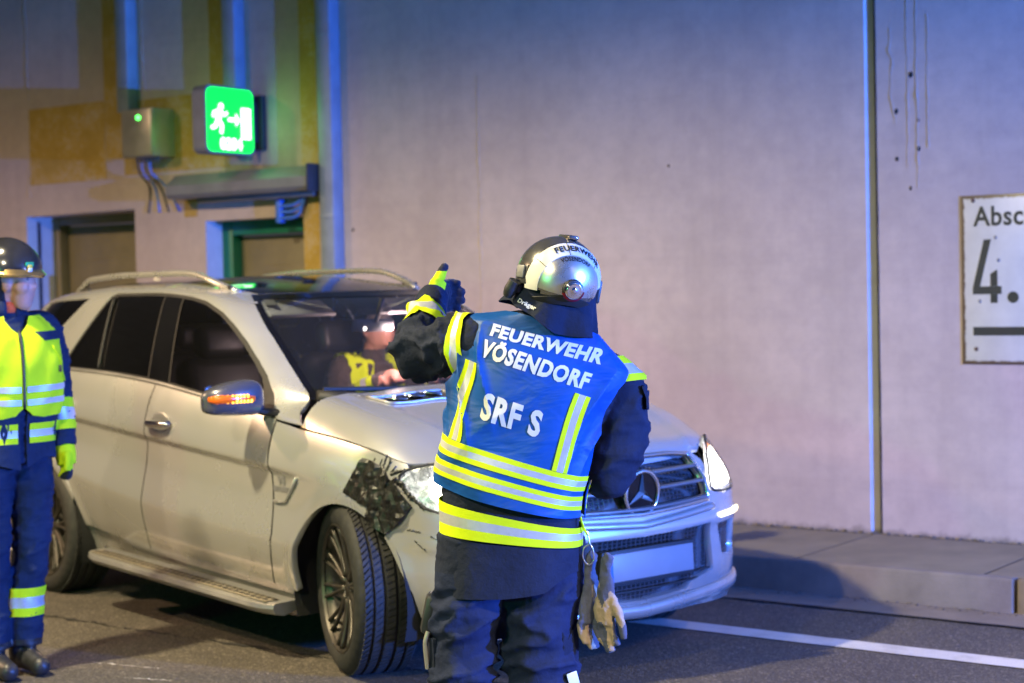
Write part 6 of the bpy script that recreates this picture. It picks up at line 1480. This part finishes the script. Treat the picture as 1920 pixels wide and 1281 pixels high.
sheet('name_patch', [(PI + 0.36, 0.525), (PI + 1.22, 0.535), (PI + 1.12, 0.570), (PI + 0.22, 0.566)], V2(0.0320), M['bluesuit'], hv, 0.06, (0, 0, 1.3), 0.003, stepv=0.012)
mobj('zip', *tube_geo(V2(0.030)(np.full(14, PI), np.linspace(0.24, 0.57, 14)), 0.006, 6), M['zip'], hv)
mobj('pocket_seam', *tube_geo(V2(0.032)(np.linspace(PI + 0.55, PI + 1.05, 12), np.linspace(0.50, 0.345, 12)), 0.004, 6), M['fluo'], hv)
boxo('vest_tab', tuple(V2(0.034)(np.array([PI + 0.72]), np.array([0.40]))[0]), (0.014, 0.006, 0.03), M['zip'], hv, 0.001)
bands('reflective_belt', T2, PI + 0.10, PI + 1.9, [0.085, 0.112, 0.142, 0.170], 0.022, p2, FLW, (0, 0, 1.0))
bands('reflective_belt', T2, PI - 0.06, PI - 1.9, [0.085, 0.112, 0.142, 0.170], 0.022, p2, FLW, (0, 0, 1.0))
sheet('jacket_skirt', [(PI + 0.06, -0.02), (PI + 0.5, 0.02), (PI + 1.5, 0.0), (2 * PI + 1.5, 0.0), (3 * PI - 0.5, 0.0), (3 * PI - 0.02, -0.03), (3 * PI - 0.02, 0.22), (PI + 0.06, 0.22)], lambda t_, v_: T2(t_, np.maximum(v_, 0), 0.016 + 0.006 * np.sin(t_ * 5)) + np.stack([0 * v_, 0 * v_, np.minimum(v_, 0)], -1), M['bluesuit'], p2, 0.1, (0, 0, 1.0), 0.005, stepv=0.03)
wrap_band('sleeve_tape', bv2, L2(0.236, 0.012, 1.22), wr_, 0.12, [0.14, 0.32, 0.54, 0.72], FLW, 0.004, p2, 28)
wrap_band('leg_tape', bv2, L2(0.06, 0.0, 0.40), L2(0.055, 0.0, 0.20), 0.13, [0.12, 0.32, 0.55, 0.74], FLW, 0.004, p2, 30); wrap_band('leg_tape', bv2, L2(-0.10, 0.0, 0.40), L2(-0.10, 0.0, 0.20), 0.13, [0.12, 0.32, 0.55, 0.74], FLW, 0.004, p2, 30)
for sd in (1, -1):
    g = [limb([L2(0.235 * sd, 0.055, 1.00), L2(0.236 * sd, 0.07, 0.95), L2(0.236 * sd, 0.08, 0.90)], [0.046, 0.048, 0.042], 14, (1.0, 0.75))]
    for k in range(4): g.append(limb([L2(0.236 * sd, 0.052 + 0.020 * k, 0.905), L2(0.228 * sd, 0.055 + 0.022 * k, 0.868 - 0.004 * k), L2(0.214 * sd, 0.050 + 0.020 * k, 0.838 + (0.006 if k in (0, 3) else 0))], [0.0135, 0.0128, 0.0115], 10))
    g.append(limb([L2(0.225 * sd, 0.105, 0.955), L2(0.215 * sd, 0.128, 0.915), L2(0.208 * sd, 0.125, 0.880)], [0.018, 0.015, 0.0125], 10))
    fuse('glove', g, 0.0055, [M['glovedark'], M['fluo']], p2, lambda C: ((C[:, 2] > 0.915) | (tri_noise(C, np.array([[9, 0, 0], [0, 9, 0], [0, 0, 14]]), 5.0, 2) > 0.12)) * 1, None, 3)
# collar
V, F = tube_geo([L2(0.085 * math.sin(a) + 0.0, 0.075 * math.cos(a) + 0.0, 1.585 + 0.012 * math.cos(a)) for a in np.linspace(0.25, 2 * PI - 0.25, 30)], 0.030, 10, (1.3, 0.55)); mobj('collar', V, F, M['bluesuit'], p2)
V, F = tube_geo([L2(0.066 * math.sin(a), 0.068 * math.cos(a), 1.600) for a in np.linspace(-1.6, 1.6, 20)], 0.022, 10, (1.2, 0.5)); mobj('inner_collar', V, F, M['orangecloth'], p2)
# hood under the helmet and helmet
for s_ in (0.030, -0.030):
    bm = bmesh.new(); bmesh.ops.create_icosphere(bm, subdivisions=2, radius=0.0115); bmesh.ops.transform(bm, matrix=Matrix.Translation(H2(0.088, s_, 0.022)), verts=bm.verts[:]); bmobj('eye', bm, M['hair'], p2, smooth=True)
for s_ in (0.030, -0.030): mobj('eyebrow', *tube_geo(catmull([H2(0.094, s_ + 0.016, 0.044), H2(0.101, s_, 0.050), H2(0.102, s_ - 0.014 * (1 if s_ > 0 else -1) - 0.002, 0.046)], 4), 0.0042, 6), M['hair'], p2)
M['lip'] = simple('lips', (0.30, 0.10, 0.085), 0.5); mobj('mouth', *tube_geo(catmull([H2(0.088, 0.024, -0.050), H2(0.104, 0.0, -0.0495), H2(0.088, -0.024, -0.050)], 5), 0.0040, 6), M['lip'], p2)
h2 = bpy.data.objects.new('helmet', None); link(h2, p2); h2.location = H2(-0.012, 0, 0.055); h2.rotation_euler = (0, math.radians(2), fa)
bm = bmesh.new(); bmesh.ops.create_uvsphere(bm, u_segments=48, v_segments=30, radius=1); bmesh.ops.transform(bm, matrix=Matrix.Diagonal((0.158, 0.126, 0.152, 1)), verts=bm.verts[:])
bmesh.ops.delete(bm, geom=[v for v in bm.verts if v.co.z < -0.004 - 0.75 * max(0, -v.co.x - 0.01)], context='VERTS'); M['hblack'] = simple('helmet_black_chrome', (0.085, 0.085, 0.09), 0.14, 0.8, 0.2, 9, rvar=0.06); bmobj('shell', bm, M['hblack'], h2, smooth=True)
V, F = tube_geo([(0.164 * math.cos(a), 0.131 * math.sin(a), -0.010 - 0.72 * max(0, -0.158 * math.cos(a) - 0.01)) for a in np.linspace(0, 2 * PI, 49)], 0.010, 8, (1.2, 0.8), caps=False); mobj('rim', V, F, M['hgold'], h2)
V = []; F = []
for k in range(17):
    a = -1.15 + 2.3 * k / 16
    for r, z in ((1.0, 0.012), (1.13, -0.012)): V.append((0.160 * r * math.cos(a), 0.128 * r * math.sin(a), z))
for k in range(16): F.append((2 * k, 2 * k + 1, 2 * k + 3, 2 * k + 2))
mobj('brim', V, F, M['hgold'], h2)
V, F, N = patch_geo([(-0.95, 0.10), (0.0, 0.16), (0.95, 0.10), (0.9, 0.62), (0.0, 0.75), (-0.9, 0.62)], lambda a, e: np.stack([0.161 * np.cos(a) * np.cos(e), 0.129 * np.sin(a) * np.cos(e), 0.154 * np.sin(e)], -1), 0.1, (), 0.003, 0, None, (0, 0, 0)); mobj('visor', V, F, M['hblack'], h2, normals=N)
M['badgegreen'] = simple('badge_green', (0.02, 0.35, 0.10), 0.5); M['badgeyel'] = simple('badge_yellow', (0.75, 0.55, 0.03), 0.5)
a_, e_ = -0.42, 0.20
for (da, de, w, mt, of) in ((0, 0.03, 0.040, M['badgegreen'], 0.165), (0.0, -0.05, 0.022, M['badgeyel'], 0.1655), (0.0, -0.14, 0.020, M['hwhite'], 0.1655)):
    q = np.array([math.cos(a_ + da) * math.cos(e_ + de) * of, math.sin(a_ + da) * math.cos(e_ + de) * of * 0.80, 0.154 * math.sin(e_ + de)])
    boxo('emblem', tuple(q), (0.004, w, 0.018), mt, h2, 0.001, Matrix.Rotation(a_, 3, 'Z'))

# ------------------------------------------------------------------ the driver behind the wheel
c_, s_ = math.cos(CARYAW), math.sin(CARYAW)
p3 = empty('person', (CARX - 1.66 * c_ - 0.37 * s_, CARY - 1.66 * s_ + 0.37 * c_, 0.075), CARYAW, 'driver behind the wheel in dark jacket with yellow green shoulder yoke', 'person')
parts = [limb([(0.02, 0, 0.80), (0.0, 0, 0.95), (0.04, 0, 1.10), (0.06, 0, 1.19)], [0.16, 0.17, 0.19, 0.16], 24, (1.15, 0.72), 5, (0, 1, 0)), limb([(0.07, 0, 1.16), (0.10, 0, 1.24), (0.12, 0, 1.28)], [0.07, 0.06, 0.06]), ball((0.15, 0, 1.355), (0.095, 0.078, 0.118)), limb([(0.20, 0, 1.37), (0.215, 0, 1.33), (0.20, 0, 1.27)], [0.05, 0.05, 0.035]), limb([(0.238, 0, 1.375), (0.258, 0, 1.345), (0.245, 0, 1.335)], [0.010, 0.015, 0.010], 10), limb([(0.232, -0.03, 1.305), (0.246, 0, 1.307), (0.232, 0.03, 1.305)], [0.006, 0.009, 0.006], 8), ball((0.13, 0.078, 1.345), (0.02, 0.012, 0.03)), ball((0.13, -0.078, 1.345), (0.02, 0.012, 0.03))]
for sd in (1, -1):
    parts += [limb([(0.05, 0.10 * sd, 1.16), (0.06, 0.20 * sd, 1.13), (0.13, 0.27 * sd, 0.98), (0.25, 0.27 * sd, 0.99)], [0.07, 0.078, 0.068, 0.064]), limb([(0.25, 0.27 * sd, 0.99), (0.36, 0.22 * sd, 1.05), (0.44, 0.17 * sd, 1.10)], [0.062, 0.056, 0.048])]
    parts += [limb([(0.44, 0.17 * sd, 1.10), (0.49, 0.15 * sd, 1.115), (0.52, 0.14 * sd, 1.10)], [0.040, 0.040, 0.030], 12, (1, 0.6))] + [limb([(0.50, (0.125 + 0.018 * k) * sd, 1.115), (0.535, (0.125 + 0.018 * k) * sd, 1.10), (0.535, (0.125 + 0.018 * k) * sd, 1.075)], [0.011, 0.011, 0.010], 8) for k in range(4)]
    parts += [limb([(0.05, 0.10 * sd, 0.82), (0.35, 0.13 * sd, 0.84), (0.52, 0.13 * sd, 0.80)], [0.10, 0.09, 0.08])]
def mat3(C):
    m = np.zeros(len(C)); m[(C[:, 2] > 1.245)] = 1; m[(C[:, 0] > 0.448)] = 1; m[(C[:, 2] > 1.405) | ((C[:, 0] < 0.12) & (C[:, 2] > 1.28))] = 2; return m
M['brown'] = fabric('brown_jacket', (0.075, 0.055, 0.045))
b3 = fuse('body', parts, 0.009, [M['brown'], M['skin'], M['hair']], p3, mat3, lambda P, N: np.where(P[:, 2] < 1.22, 0.010 * (ridged(tri_noise(P, np.eye(3) * 9, 3.0), 0.3) - 0.4), 0), 3)
bv3 = bvh_of(b3)
def yoke(a, b):
    out = []
    for x, y in zip(a, b):
        h = bv3.ray_cast(Vector((x, y, 1.22)), Vector((0, 0, -1)), 0.6); out.append(tuple(h[0]) if h[0] is not None else (x, y, 0.9))
    return np.array(out) + np.array([0.006, 0, 0.016])
for sd in (1, -1):
    pts = [(-0.08, 0.06 * sd), (0.17, 0.055 * sd), (0.17, 0.12 * sd), (0.12, 0.19 * sd), (0.02, 0.21 * sd), (-0.08, 0.18 * sd)]
    V, F, N = patch_geo(pts if sd == 1 else pts[::-1], yoke, 0.02); mobj('reflective_yoke', V, F, M['fluo'], p3)
    wrap_band('cuff_tape', bv3, (0.27, 0.26 * sd, 1.00), (0.43, 0.175 * sd, 1.095), 0.12, [0.3, 0.48, 0.62, 0.8], FLW, 0.004, p3, 24)
